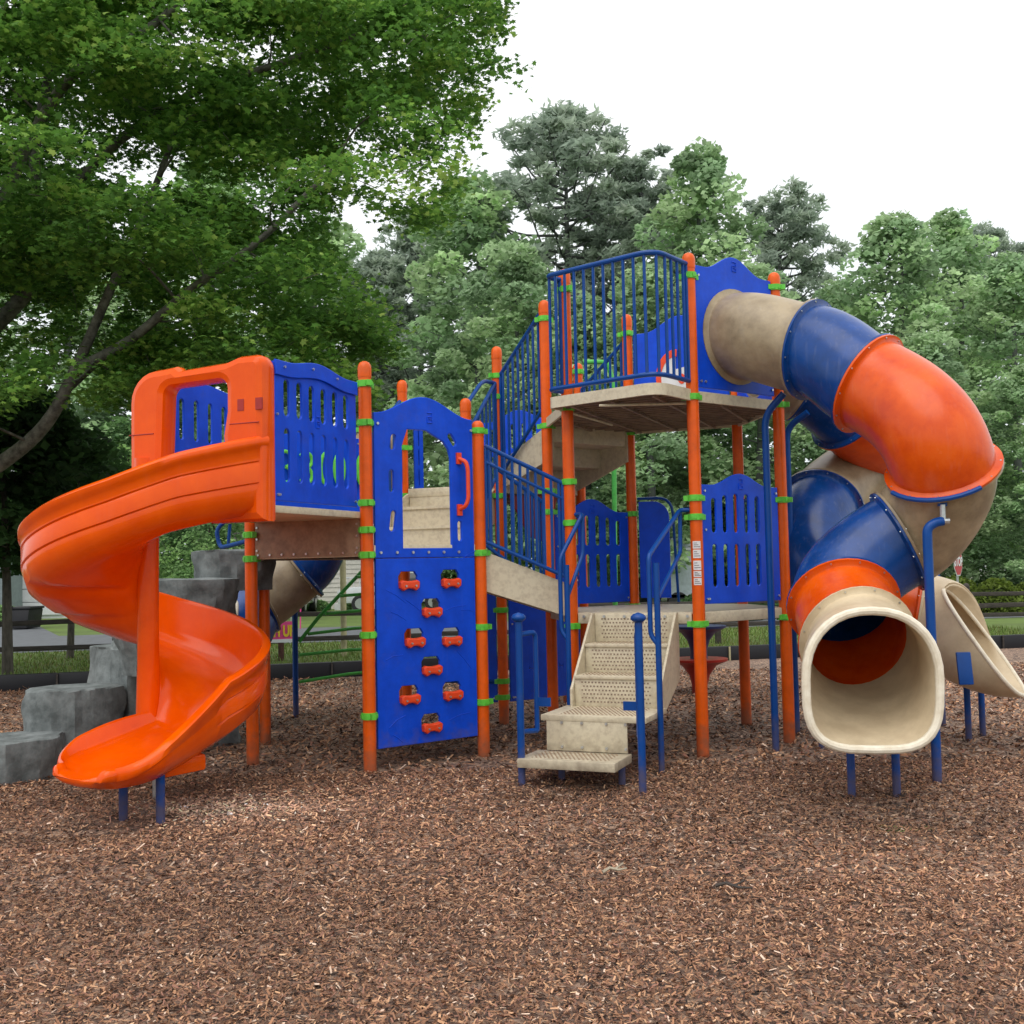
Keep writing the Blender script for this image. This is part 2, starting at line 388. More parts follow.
def bolts(parent, spots, O, u, n, r=.012):
    b = MB()
    for x, y in spots:
        p = Vector(O)+Vector(u)*x+Z*y; b.tube([p, p+Vector(n)*.012], r, 8)
    return build(b, 'bolt_head', 'bolt', parent)
def emblem(parent, O, u, n, x, y, s=.055):
    g = []; 
    path = [(-.5, .7), (.5, .7), (.5, .1), (-.5, .1), (-.5, -.7), (.5, -.7), (.5, -.2), (-.1, -.2)]
    mb = MB(); mb.tube([Vector(O)+Vector(u)*(x+a*s*.8)+Z*(y+b*s) + Vector(n)*.001 for a, b in path], .005, 6)
    return build(mb, 'emblem', 'blue', parent)
def slot_panel(a, b, z, h, cols, rows, nout, mat='blue', amp=.07, inset=.06, cap=False, name='slot_panel', wb=.05):
    a, b = Vector(a), Vector(b); u = (b-a).normalized(); w = (b-a).length-2*inset; O = a+u*inset+Z*z
    outl = [(0, 0), (w, 0)]+wave(w, h, amp)[::-1]
    holes = []
    m = .07; step = (w-2*m)/cols
    for i in range(cols):
        cx = m+step*(i+.5)
        for y0, y1 in rows: 
            yy1 = y1+ (amp*.55*(math.sin(math.pi*(i+.5)/cols)) if y1 > h*.6 and not cap else 0)
            holes.append(slot(cx, (y0+yy1)/2, min(wb, step*.5), yy1-y0))
    o = flat(name, mat, outl, holes, O, u, nout, root, .02)
    bolts(o, [(.03, .04), (w-.03, .04), (.03, h-.05), (w-.03, h-.05), (.05, .04), (.03, h*.62)], O+Vector(nout)*.01, u, nout, .009)
    emblem(o, O+Vector(nout)*.011, u, nout, w*.5, h*.62 if cap else h-.035+amp*.5)
    if cap:
        c = flat('top_cap', mat, [(0, h-.09)]+wave(w, h-.09, amp*.8)[1:]+wave(w, h+.01, amp)[::-1], [], O+Vector(nout)*.018, u, nout, o, .02)
        bolts(c, [(w*.09, h-.03), (w*.42, h+.01), (w*.72, h-.01)], O+Vector(nout)*.028, u, nout, .009)
    return o
uCC = nA  # from post C outwards
slot_panel(Cp-uA*.03, P['C']+nA*.08-uA*.03, ZEXT+.03, .925, 6, [(.13, .49), (.57, .82)], dv(TH-60)*1, amp=.05, inset=.02, cap=True, wb=.066)
slot_panel(P['A'], Ap, ZEXT+.03, .90, 6, [(.13, .40), (.50, .78)], dv(TH+120), amp=.04, inset=.03)
# back panel with green rings (B-G side)
ub = dv(TH); 
pb = slot_panel(P['B'], P['G'], Z1+.05, 1.0, 1, [(.08, .085)], dv(TH-90), amp=.05)
gr = MB()
def ring2(O, u, cx, cz, rx, rz, a0, a1, r=.018, n=12):
    return [Vector(O)+u*(cx+rx*math.cos(R(a0+(a1-a0)*i/n)))+Z*(cz+rz*math.sin(R(a0+(a1-a0)*i/n))) for i in range(n+1)]
Og = P['B']+dv(TH-90)*.04+Z*(Z1+.26)
for cx, cz, rx, rz, a0, a1 in ((.20, .56, .055, .07, 130, -90), (.20, .42, .055, .07, 90, -130), (.40, .56, .06, .07, 150, -90), (.40, .42, .06, .07, 90, -150), (.60, .49, .05, .14, 60, 300), (.74, .49, .05, .14, 0, 360), (.88, .49, .03, .15, -90, 90), (.98, .49, .05, .14, 90, 270)):
    gr.tube(ring2(Og, ub, cx, cz, rx, rz, a0, a1), .017, 8)
build(gr, 'ring_shapes', 'green', pb)
# panels of the right-hand tower
slot_panel(P['J'], P['K'], ZLOW+.06, .94, 6, [(.13, .47), (.56, .82)], dv(TH-90), amp=.10, wb=.055)
slot_panel(P['O'], P['L'], ZLOW+.03, .86, 6, [(.15, .46), (.54, .76)], dv(TH-90)*1, amp=.12, wb=.055)
# narrow rounded panel by the rear gate
uLM = dv(TH-60)
def rpt(w, h, r): return [(0, 0), (w, 0)]+[(w-r+r*math.cos(R(a)), h-r+r*math.sin(R(a))) for a in range(0, 91, 15)]+[(0, h)]
flat('gate_panel', 'blue', rpt(.30, .93, .16), [], P['L']+uLM*.07+Z*(ZLOW+.06), uLM, dv(TH-150), root, .02)
lp = MB(); lp.tube(corner([P['L']+uLM*.06+Z*(ZLOW+1.02), P['L']+uLM*.40+Z*(ZLOW+1.02), P['L']+uLM*.44+Z*(ZLOW+.02)], .16), .014, 8)
build(lp, 'handrail', 'rail', root)
# upper blue panel round the tube slide mouth
def circ(cx, cy, r, n=36): return [(cx+r*math.cos(2*math.pi*i/n), cy+r*math.sin(2*math.pi*i/n)) for i in range(n)]
TR = .357
w = S-.12
o = flat('tube_panel', 'blue', [(0, 0), (w, 0)]+wave(w, .98, .13)[::-1], [circ(w/2, .45, TR)], P['J']+dv(TH)*.06+Z*(ZUP+.03), dv(TH), dv(TH-90), root, .022)
bolts(o, [(.03, .05), (w-.03, .05), (.03, .9), (.08, .05)], P['J']+dv(TH)*.06+Z*(ZUP+.03)+dv(TH-90)*.012, dv(TH), dv(TH-90), .01)
emblem(o, P['J']+dv(TH)*.06+Z*(ZUP+.03)+dv(TH-90)*.012, dv(TH), dv(TH-90), w/2, 1.03)
o = flat('tube_panel', 'blue', [(0, 0), (w, 0)]+wave(w, .98, .08)[::-1], [circ(w/2, .42, TR)], P['K']+dv(TH+60)*.06+Z*(ZUP+.03), dv(TH+60), dv(TH-30), root, .022)
# picture panel on the far side of the upper deck
Op = P['L']+uLM*.06+Z*(ZUP+.03)
pp = flat('picture_panel', 'blue', [(0, 0), (w, 0)]+wave(w, .86, .14)[::-1], [], Op, uLM, dv(TH-150), root, .02)
fr = dv(TH-150)
def arc(cx, cy, r0, r1, a0, a1, n=14):
    o_ = [(cx+r1*math.cos(R(a0+(a1-a0)*i/n)), cy+r1*math.sin(R(a0+(a1-a0)*i/n))) for i in range(n+1)]
    return o_+[(cx+r0*math.cos(R(a1+(a0-a1)*i/n)), cy+r0*math.sin(R(a1+(a0-a1)*i/n))) for i in range(n+1)]
for i, (mt, ot) in enumerate([('white', arc(.50, .12, 0.0, .19, 90, 180)), ('white', arc(.72, .40, 0.0, .24, 90, 180)), ('white', [(.5, .2), (.9, .2), (.9, .5), (.5, .45)]),
        ('orangeplastic', arc(.52, .14, .17, .23, 90, 190)), ('orangeplastic', arc(.72, .40, .20, .27, 85, 200)), ('orangeplastic', circ(.80, .38, .05, 14)),
        ('orangeplastic', [(.22, 0), (.36, 0), (.36, .06), (.30, .08), (.30, .16), (.26, .16), (.26, .08), (.22, .06)]), ('orangeplastic', [(.5, .02), (.92, .02), (.92, .12), (.86, .12), (.86, .18), (.72, .18), (.72, .12), (.5, .12)]),
        ('yellow', [(.58, .02), (.64, .02), (.64, .10), (.58, .10)]), ('yellow', [(.76, .03), (.82, .03), (.82, .24), (.76, .24)]), ('yellow', [(.62, .19), (.74, .19), (.74, .24), (.62, .24)])]):
    ot = [((x-.22)*.72+.06, z_*1.0) for x, z_ in ot]
    flat('picture_shape', mt, ot, [], Op+fr*(.016+.002*i), uLM, fr, pp, .008, .001)
# ------------------------------------------------------------ stairs
def stair(pa, pb, z0, z1, d, steps, run, side_u=None, mat='tan'):
    """pa,pb: ends of the lower edge; climbs along d from z0 to z1"""
    pa, pb, d = Vector(pa), Vector(pb), Vector(d); u = (pb-pa).normalized(); w = (pb-pa).length
    a, b = pa+u*.07, pb-u*.07; rise = (z1-z0)/steps; tr = run/(steps-1) if steps > 1 else run
    mb = MB(); c = (a+b)/2; hw = (b-a)/2
    for i in range(steps):
        zz = z0+rise*(i+1)
        mb.box(c+d*(tr*i)+Z*(zz-rise/2-.006), hw, d*.006, Z*(rise/2-.006))
        if i < steps-1: mb.box(c+d*(tr*(i+.5))+Z*(zz-.012)-d*.012, hw, d*(tr/2+.012), Z*.014)
    o = build(mb, 'stair', mat, root, smooth=False)
    for e, sg in ((a, -1), (b, 1)):
        sgn = u*sg; sd = flat('side_plate', mat, [(-.02, -.05), (-.02, .22), (run+.02, z1-z0-.03), (run+.02, z1-z0-.36)], [], e+Z*z0+sgn*.018, d, sgn, o, .024, .004)
    return o
def rail_panel(p0, p1, za0, za1, zb0, zb1, nb, name='railing', second=False, r=.019, off=.055, ends=True):
    """railing between two posts: bottom height za0->za1... a=at p0, b=at p1; zX0 bottom, zX1 top"""
    p0, p1 = Vector(p0), Vector(p1); u = (p1-p0).normalized(); a, b = p0+u*off, p1-u*off
    mb = MB()
    mb.tube([a+Z*za1, b+Z*zb1], r, 10); mb.tube([a+Z*za0, b+Z*zb0], r*.9, 10)
    for e_, q0, q1 in ((a, za0, za1), (b, zb0, zb1)): mb.tube([e_+Z*q0, e_+Z*q1], r*.85, 8)
    if second: mb.tube([a+Z*(za1-.13), b+Z*(zb1-.13)], r*.8, 8)
    o = build(mb, name, 'rail', root)
    bb = MB()
    for i in range(nb):
        t = (i+.5)/nb; q = a.lerp(b, t)
        bb.tube([q+Z*(za0+(zb0-za0)*t), q+Z*(za1+(zb1-za1)*t)], .0125, 8, cap=False)
    build(bb, 'bars', 'rail', o)
    return o
# stair between the two towers
d1 = dv(TH+150)  # climbing direction from I side to D side
stair(P['I'], P['O'], ZLOW, Z1, -dv(TH-30), 3, RUN)
stair(P['F'], P['G'], Z1, Z3, dv(TH+30), 3, RUN)
stair(P['O'], P['L'], ZUP-(ZUP-Z3), ZUP, Vector((0, 0, 0)) or dv(0), 1, .01) if False else None
stair(P['E'], P['R'], Z3, ZUP, -dv(TH+90), 3, RUN)
rail_panel(P['D'], P['I'], 1.72, 2.50, 1.43, 2.19, 10, second=True)
rail_panel(P['F'], P['O'], 1.80, 2.58, 1.30, 2.10, 10, second=False)
rail_panel(P['F'], P['E'], 1.85, 2.75, 2.40, 3.30, 7)
rail_panel(P['G'], P['U'], 1.85, 2.75, 2.40, 3.20, 7)
rail_panel(P['E'], P['O'], 2.43, 3.38, 2.96, 3.86, 8)
rail_panel(P['R'], P['L'], 2.43, 3.32, 2.96, 3.70, 8)
rail_panel(P['U'], P['T'], Z3+.12, Z3+1.0, Z3+.12, Z3+1.0, 8)
slot_panel(P['S'], P['V'], Z3+.05, .82, 6, [(.12, .42), (.5, .72)], dv(TH+30), amp=.12)
slot_panel(P['T']+dv(TH)*.12, P['T']+dv(TH)*.36, Z3+.05, .95, 1, [(.08, .24), (.30, .46), (.52, .68), (.74, .9)], dv(TH+90), amp=.0)
slot_panel(P['R'], P['S'], Z3+.05, .8, 6, [(.12, .42), (.5, .75)], dv(TH-30), amp=.06)
rail_panel(P['K'], P['M'], ZLOW+.1, ZLOW+.95, ZLOW+.1, ZLOW+.95, 8)
# curved hand tubes
mb = MB(); mb.tube(corner([P['E']+dv(TH+200)*.06+Z*3.30, P['E']-dv(TH+30)*.35+Z*3.28, P['F']+Z*2.98+dv(100)*.05], .12), .019, 10); build(mb, 'handrail', 'rail', root)
# balcony railing following the bow
bp = [flatz(p, 0) for p in balc]
bp2 = [p for p in bp]; bp2[0] = bp[0]+(bp[1]-bp[0]).normalized()*.05; bp2[-1] = bp[-1]+(bp[-2]-bp[-1]).normalized()*.05
mb = MB(); ZB0, ZB1 = ZUP+.07, ZUP+.97
mb.tube([bp2[0]+Z*ZB0, bp2[0]+Z*(ZB1+.03)], .016, 8); mb.tube([bp2[-1]+Z*ZB0, bp2[-1]+Z*(ZB1+.03)], .016, 8); mb.tube([p+Z*ZB0 for p in bp2], .019, 10); mb.tube([p+Z*(ZB1+.03) for p in bp2], .021, 10)
br_ = build(mb, 'railing', 'rail', root)
L_ = [0]
for i in range(1, len(bp2)): L_.append(L_[-1]+(bp2[i]-bp2[i-1]).length)
bb = MB(); nb = 17
for i in range(nb):
    s_ = L_[-1]*(i+.5)/nb; j = max(k for k in range(len(L_)) if L_[k] <= s_); j = min(j, len(L_)-2)
    q = bp2[j].lerp(bp2[j+1], (s_-L_[j])/max(1e-6, L_[j+1]-L_[j]))
    bb.tube([q+Z*ZB0, q+Z*(ZB1+.03)], .0125, 8, cap=False)
build(bb, 'bars', 'rail', br_)
# stair to the ground
nF = dv(TH-150); uF = dv(TH-60); OI = P['I']
def fs(u, d, z): return OI+uF*u+nF*d+Z*z
U0, U1 = .20, .86; uc = (U0+U1)/2; hw = (U1-U0)/2
mb = MB(); zz = [1.13, .90, .68, .45, .20]; dd = [0.012, .27, .54, 1.06, 1.36]
for i, (z0, z1) in enumerate(zip(zz[:-1], zz[1:])):
    mb.box(fs(uc-(.07 if i == 3 else 0), dd[i], (z0+z1)/2-.006), uF*(hw-(.03 if i == 3 else 0)), nF*.006, Z*((z0-z1)/2-.006))
for z1, a, b in ((.90, 0.01, .29), (.68, .27, .56)):
    mb.box(fs(uc, (a+b)/2, z1-.012), uF*hw, nF*((b-a)/2), Z*.012)
mb.box(fs(uc-.02, .79, .45-.02), uF*(hw+.06), nF*.28, Z*.02)
mb.box(fs(uc-.10, 1.235, .165), uF*(hw+.02), nF*.20, Z*.03)
gst = build(mb, 'stair', 'tan', root, bevel=.004)
for uu in (U0-.012, U1+.012):
    flat('side_plate', 'tan', [(-.01, -.03), (.06, -.03), (.60, -.58), (.60, -.74), (.45, -.74), (-.0, -.55)], [], fs(uu, 0, 1.16), nF, uF, gst, .02, .004)
# perforations: small dark dots in the risers (geometry)
for i, (z0, z1, dpos) in enumerate(((.90, 1.13, .012), (.68, .90, .27), (.45, .68, .54))):
    pf = MB()
    for r_ in range(6):
        for c_ in range(20):
            z = z1-.03-.145*(r_/5)-.02; u = U0+.06+(U1-U0-.12)*(c_+.5*(r_ % 2))/20
            p = fs(u, dpos+.0065, z-.0); pf.box(p, uF*.0065, nF*.0012, Z*.0055)
    build(pf, 'perforations', 'deckunder', gst, smooth=False)
for a, b, z in ((.02, .26, .90), (.29, .53, .68), (.56, 1.04, .45), (1.08, 1.40, .195)):
    pf = MB()
    nd = int((b-a)/.032)
    for r_ in range(nd):
        for c_ in range(18):
            pf.box(fs((-.09 if z < .3 else 0)+U0+.05+(U1-U0-.1)*(c_+.5*(r_ % 2))/18, a+.02+(b-a-.04)*r_/nd, z+.0012), uF*.005, nF*.006, Z*.0012)
    build(pf, 'tread_dimples', 'skirt', gst, smooth=False)
bolts(gst, [(-.25, .40), (-.10, .40), (.08, .40), (.22, .40), (-.25, .23), (-.1, .23), (.08, .23), (.22, .23)], fs(uc, 1.066, 0), uF, nF, .010)
bolts(gst, [(-.42, 1.10), (-.25, 1.10), (-.08, 1.10), (.1, 1.10), (.25, 1.10), (.43, 1.10)], fs(uc, .02, 0), uF, nF, .012)
lg = MB()
for uu in (.3, .74): lg.tube([fs(uu, 1.15, -.05), fs(uu, 1.15, .15)], .025, 10)
build(lg, 'leg', 'rail', gst)
# lower hand posts with dome caps and hand loops
for sg, px, py in ((1, 522, 786), (-1, 643, 796)):
    b = gnd(px, py); b.z = 0; mb = MB(); mb.tube([b-Z*.1, b+Z*1.17], .026, 14)
    o = build(mb, 'handrail_post', 'rail', root)
    cp = MB(); cp.lathe((b.x, b.y, 1.15), [(.03, -.02), (.052, .0), (.05, .018), (.034, .034), (.004, .044)], 16); build(cp, 'dome_cap', 'rail', o, angle=60)
    lp = MB(); q = -nF*.16+uF*(.06*sg)
    lp.tube(corner([b+Z*1.04, b+Z*1.05+q*1, b+Z*.95+q, b+Z*.38+q, b+Z*.36+q, b+Z*.37], .07), .018, 10); build(lp, 'hand_loop', 'rail', o)
    bk = MB(); bk.box(b+q+Z*.56+uF*(sg*.05), uF*.055, nF*.008, Z*.03); build(bk, 'bracket', 'rail', o)
# upper hand rails bent down from the posts
for pn, sg, base in (('I', 1, (571, 759)), ('J', -1, (662, 776))):
    a = P[pn]+Z*1.93; b = gnd(*base); b.z = 0; v = (b-P[pn]); v.z = 0
    a1 = a+uF*(sg*.12)+nF*.03; b1 = b-uF*.055
    mb = MB(); mb.tube(corner([a+uF*(sg*.04), a1, b1+Z*1.57, b1+Z*1.0, b+Z*.93], .05), .018, 12)
    o = build(mb, 'handrail', 'rail', root)
    pl = MB(); pl.tube([b-Z*.1, b+Z*1.52], .022, 12); build(pl, 'handrail_post', 'rail', o)
    lp = MB(); lp.tube(corner([a1+Z*.0, a1-Z*.33+nF*.02, b+Z*1.26], .05), .016, 10)
    build(lp, 'hand_loop', 'rail', o)
# safety stickers on post J
for i, (y0, y1) in enumerate(((541, 548.5), (549.5, 558), (560.5, 570), (571, 577), (578, 585))):
    st_ = MB(); si = MB(); z1_, z0_ = at(700, y0, P['J'].y-.05).z, at(700, y1, P['J'].y-.05).z
    rr = .0498+.001; rings = []
    for zz_ in (z0_, z1_): rings.append([P['J']+dv(-100+q)*rr+Z*zz_ for q in range(-38, 39, 9)])
    st_.rings(rings, cap=False, ringclosed=False)
    for k in range(3):
        zc = z0_+(z1_-z0_)*(.25+.25*k)
        si.rings([[P['J']+dv(-100+q)*(rr+.0008)+Z*zq for q in range(-28, 29-k*14, 14)] for zq in (zc-.003, zc+.003)], cap=False, ringclosed=False)
    so = build(st_, 'safety_label', 'sticker', post_obj['J']); build(si, 'label_print', 'stickerink', post_obj['J'])
# ------------------------------------------------------------ climbing wall (C-D side)
uW = dv(TH); nW = dv(TH-90); OW = P['C']+uW*.065+nW*.0
WW = S-.13
def wz(px, py):   # wall plane coordinates from the picture position
    d = fwd*F+rightv*(px-512)+upv*(512-py); o = Vector((0, 0, HC)); t = (OW-o).dot(nW)/d.dot(nW); p = o+d*t; return ((p-OW).dot(uW), p.z)
holds = [(407, 580), (449, 578), (430, 607), (413, 637), (450, 636), (430, 665), (408, 694), (451, 690), (430, 722)]
holes = []; HP = []
for hx, hy in holds:
    x, z = wz(hx, hy); HP.append((x, z)); holes.append([(x-.085, z-.045), (x+.085, z-.045), (x+.085, z+.03), (x+.06, z+.065), (x-.06, z+.065), (x-.085, z+.03)])
zb = wz(430, 742)[1]; zs = wz(430, 558)[1]
lower = flat('climbing_wall', 'blue', [(0, zb), (WW, zb), (WW, zs), (0, zs)], holes, OW, uW, nW, root, .03, .006)
for x, z in HP:
    g = flat('hand_grip', 'orangeplastic', [(x-.088, z-.015)]+[(x-.088+.176*t, z+.004-.012*math.sin(math.pi*t)*1.0) for t in [i/8 for i in range(1, 8)]]+[(x+.088, z-.015), (x+.085, z-.06), (x+.055, z-.082), (x+.02, z-.066), (x-.02, z-.066), (x-.055, z-.082), (x-.085, z-.06)], [], OW+nW*.03, uW, nW, lower, .05, .012)
    bolts(g, [(x-.045, z-.045), (x+.045, z-.045)], OW+nW*.055, uW, nW, .008)
ck = MB()
for px0 in ((385, 590, 405, 603), (405, 600, 425, 616), (460, 560, 474, 551), (385, 660, 402, 655), (440, 612, 465, 605), (455, 650, 470, 668), (388, 728, 405, 715), (448, 720, 470, 712), (405, 620, 390, 612), (460, 610, 474, 612), (392, 735, 402, 742)):
    a = wz(*px0[:2]); b = wz(*px0[2:]); m_ = ((a[0]+b[0])/2+random.uniform(-.01, .01), (a[1]+b[1])/2+.012)
    ck.tube([OW+uW*q[0]+Z*q[1]+nW*.0145 for q in (a, m_, b)], .0035, 6)
build(ck, 'rock_lines', 'blue', lower)
xl, ztop0 = wz(402, 430); xr, _ = wz(449, 440); _, zop = wz(425, 548)
# arch opening
ax0, ax1 = wz(401.5, 480)[0], wz(450, 480)[0]
_, zaL = wz(400, 446); _, zaT = wz(415, 430); _, zsh = wz(450, 452)
opening = [(ax0, zop), (ax1, zop), (ax1, zsh-.05), (ax1-.02, zsh+.02), (ax1-.07, zsh+.08), (ax1-.17, zaT-.03), ((ax0+ax1)/2, zaT), (ax0+.05, zaT), (ax0, zaL)]
ztp = wz(430, 421)[1]
oh = [opening]
for px, py, h, w_, rt in ((392, 442, .12, .045, -.2), (390.5, 481, .17, .042, 0), (392, 521, .16, .045, -.14), (451, 440, .11, .045, .6), (459, 531, .16, .04, 0)):
    x, z = wz(px, py); oh.append(slot(x, z, w_, h, rot=rt))
arch = flat('entry_panel', 'blue', [(0, zs+.004), (WW, zs+.004)]+wave(WW, wz(382, 413)[1]-0, .15, .0)[::-1], oh, OW, uW, nW, root, .03, .006)
bolts(arch, [(WW*(i+.3)/6.4, zs+.045) for i in range(6)]+[(.03, wz(382, 424)[1]), (WW-.02, wz(470, 431)[1])], OW+nW*.016, uW, nW, .011)
emblem(arch, OW+nW*.017, uW, nW, WW*.55, wz(426, 418)[1])
h0, h1 = wz(457, 455), wz(459, 512)
hb = MB(); q = lambda x, z, o: OW+uW*x+Z*z+nW*o
hb.tube(corner([q(h0[0], h0[1]-.03, .02), q(h0[0]+.03, h0[1]-.06, .08), q(h0[0]+.04, h0[1]-.12, .09), q(h0[0]+.04, h1[1]+.1, .09), q(h0[0]+.02, h1[1]+.04, .08), q(h0[0], h1[1]+.02, .02)], .05), .017, 10)
hb.box(q(h0[0], h0[1]-.03, .022), uW*.022, nW*.01, Z*.045); hb.box(q(h0[0], h1[1]+.015, .022), uW*.022, nW*.01, Z*.045)
build(hb, 'grab_handle', 'orangeplastic', arch)
# ------------------------------------------------------------ ground-level panels behind
slot_panel(P['E']+dv(TH)*.02, P['R'], .22, 1.2, 2, [(.3, .301)], dv(TH-90), amp=.0)
slot_panel(P['U']+dv(TH-60)*.62, P['E'], .22, 1.15, 2, [(.2, .201)], dv(TH-150), amp=.0)
rb_ = MB(); rb_.tube([P['U']+dv(-30)*.4+Z*.42, P['E']+Z*.42], .022, 10); build(rb_, 'cross_bar', 'rail', root)
# red shelter panel under the rear deck
flat('shelter_panel', 'redmetal', [(0, 0), (.55, 0), (.50, -.30), (.36, -.46), (.22, -.40)], [], P['E']+dv(TH+20)*.15+Z*(Z3-.10), dv(TH-10), dv(TH-100), root, .02)
# ------------------------------------------------------------ spiral slide
PC = Vector((-2.47, 7.93, 0))
fA = at(148, 600, Ap.y-.1); PC = Vector((fA.x, Ap.y-.10, 0))
RB = .455
path = []   # (pos, heading, bedz, win, wout, hin, hout)
phi0 = TH-60      # -22.6
M0 = PC+dv(phi0)*RB
def lerp(a, b, t): return a+(b-a)*t
keys = [(-22.6, 1.95, .50, .50), (-60, 1.85, .42, .40), (-90, 1.71, .40, .38), (-180, 1.35, .38, .36), (-270, .96, .38, .36), (-360, .62, .38, .36), (-394, .49, .37, .34)]
def kz(phi, c):
    for a, b in zip(keys[:-1], keys[1:]):
        if b[0] <= phi <= a[0]: return lerp(a[c], b[c], (a[0]-phi)/(a[0]-b[0]))
    return keys[-1][c]
secs = []
hd = dv(phi0-90)
for s_ in (0.0, .03):
    pass
ph = -22.6
N_ = 84
for i in range(N_+1):
    ph = -22.6+(-394+22.6)*i/N_
    c = PC+dv(ph)*RB; h = dv(ph-90); t = i/N_
    ho = kz(ph, 3); 
    if ph > -60: ho = lerp(.44, .40, (-22.6-ph)/(37.4)) 
    secs.append(dict(p=c, h=h, z=kz(ph, 1), wi=.40, wo=lerp(.47, .285, min(1, i/9)**.7), hi=lerp(.30, .10, min(1, i/8)), ho=ho, ph=ph))
p_end = PC+dv(-394)*RB; h_end = dv(-394-90)
LE = .78
for i in range(1, 29):
    t = i/28; s_ = t*LE; w_ = 1.0
    if s_ > LE-.24: w_ = .42+.58*math.sqrt(max(0, 1-((s_-LE+.24)/.245)**2))
    wi_, wo_ = lerp(.40, .44, t), lerp(.285, .40, min(1, t*1.4)); mid_ = (wo_-wi_)/2; half = (wo_+wi_)/2*w_
    e_ = min(1, max(0, (t-.72)/.28))
    secs.append(dict(p=p_end+h_end*s_, h=h_end, z=lerp(.49, .34, 1-(1-t)**1.5)-.012*e_*e_, wi=half-mid_, wo=half+mid_, hi=(lerp(.10, .07, t)+.06*math.sin(math.pi*t))*(1-.3*e_), ho=lerp(.34, .10, t**.9)*(1-.45*e_), ph=-400))
def slide_ring(s):
    lat = Vector((-s['h'].y, s['h'].x, 0))     # left of heading = outer side
    wi, wo, hi, ho = s['wi'], s['wo'], s['hi'], s['ho']
    rp = .0; q_ = min(1, (wi+wo)/.6)
    if -250 < s['ph'] < -110: rp = .045*max(0, math.sin(R((s['ph']+110)*7.5)))**4
    prof = [(-wi+.02, hi), (-wi+.03, hi*.55), (-wi+.07*q_, hi*.15+.01), (-wi+.15*q_, .0), (lerp(-wi, wo, .4), -.012*q_), (lerp(-wi, wo, .6), -.012*q_), (wo-.16*q_, .0), (wo-.07*q_, .04*min(1, ho/.1)), (wo-.02, .12 if ho > .14 else ho*.5), (wo, ho-.02)]
    outr = [(wo+.015, ho+.008), (wo+.045, ho+.010), (wo+.068, ho-.012), (wo+.066, ho-.05), (wo+.050, ho-.065)]
    if ho > .3: outr += [(wo+.050, ho*.66), (wo+.040, ho*.66-.008), (wo+.048, ho*.66-.02), (wo+.048, ho*.34), (wo+.036, ho*.34-.008), (wo+.043, ho*.34-.02)]
    else: outr += [(wo+.050, ho*.62), (wo+.046, ho*.6), (wo+.046, ho*.55), (wo+.046, ho*.34), (wo+.043, ho*.32), (wo+.043, ho*.28)]
    outr += [(wo+.01, .0), (wo-.08*q_, -.055*q_+rp-.01), (wo-.2*q_, -.08*q_+rp), (lerp(-wi, wo, .5), -.085*q_+rp), (-wi+.1*q_, -.07*q_), (-wi-.0, -.02), (-wi-.03, .05), (-wi-.035, hi-.04), (-wi-.02, hi+.005), (-wi+.003, hi+.014)]
    return [s['p']+lat*x+Z*(s['z']+y) for x, y in prof+outr]
rings = [slide_ring(s) for s in secs]
lastr = rings[-1]; cen_ = sum(lastr, Vector())/len(lastr)
for a_, b_, f_, dn in ((.025, .99, 1., .0), (.048, .965, .92, .0), (.066, .92, .72, .004), (.076, .86, .45, .01), (.08, .8, .15, .018)):
    rr2 = []
    for p in lastr:
        q = p-cen_; rr2.append(cen_+Vector((q.x, q.y, 0))*b_+Z*(q.z*f_-dn)+h_end*a_)
    rings.append(rr2)
mb = MB(); mb.rings(rings)
sp = build(mb, 'spiral_slide', 'slide', root, angle=50)
# column
mb = MB(); mb.lathe((PC.x, PC.y, 0), [(.088, .36), (.080, .62), (.072, .9), (.07, 1.3), (.075, 1.9), (.085, 2.3)], 24)
build(mb, 'column', 'slide', sp, angle=60)
mb = MB(); mb.tube([PC+Z*(-.1)+dv(-40)*.1, PC+Z*.5+dv(-40)*.1], .03, 12); build(mb, 'support_leg', 'bolt', sp)
lA, lB = at(123, 700, 6.80), at(160, 700, 6.66)
for q in (lA, lB):
    mb = MB(); mb.tube([flatz(q, -.1), flatz(q, .32)], .027, 14); build(mb, 'support_leg', 'rail', sp)
# moulded foot under the exit
mb = MB(); fc = p_end+h_end*.26+dv(-394)*.06
mb.rings([[fc+h_end*a+dv(-394)*b+Z*z for a, b in ((-.18, -.12), (.14, -.12), (.14, .16), (-.18, .16))] for z in (.27, .375)]); build(mb, 'foot', 'slide', sp, bevel=.02)
# hood
hz0, hz1 = 1.90, 3.02
Oh = Ap-uA*.0+nA*.02
px138 = (at(138, 450, Ap.y)-Oh).dot(uA); px273 = (at(274, 450, Cp.y)-Oh).dot(uA)
x0, x1 = -.055, S-.0
def rr_(x, z, r, a0, a1, n=6): return [(x+r*math.cos(R(a0+(a1-a0)*i/n)), z+r*math.sin(R(a0+(a1-a0)*i/n))) for i in range(n+1)]
zl = 2.93
outl = [(x0, hz0-.02), (x0+.27, hz0-.02)]
outl += [(x0+.28, hz0+.35), (x0+.30, zl-.22)]+rr_(x0+.36, zl-.22, .06, 180, 90)+rr_(x1-.36, zl-.21, .06, 90, 0)
outl += [(x1-.30, zl-.36), (x1-.33, zl-.52), (x1-.32, zl-.62), (x1-.37, hz0+.30), (x1-.45, hz0-.06), (x1+.0, hz0-.06), (x1+.0, zl-.09)]
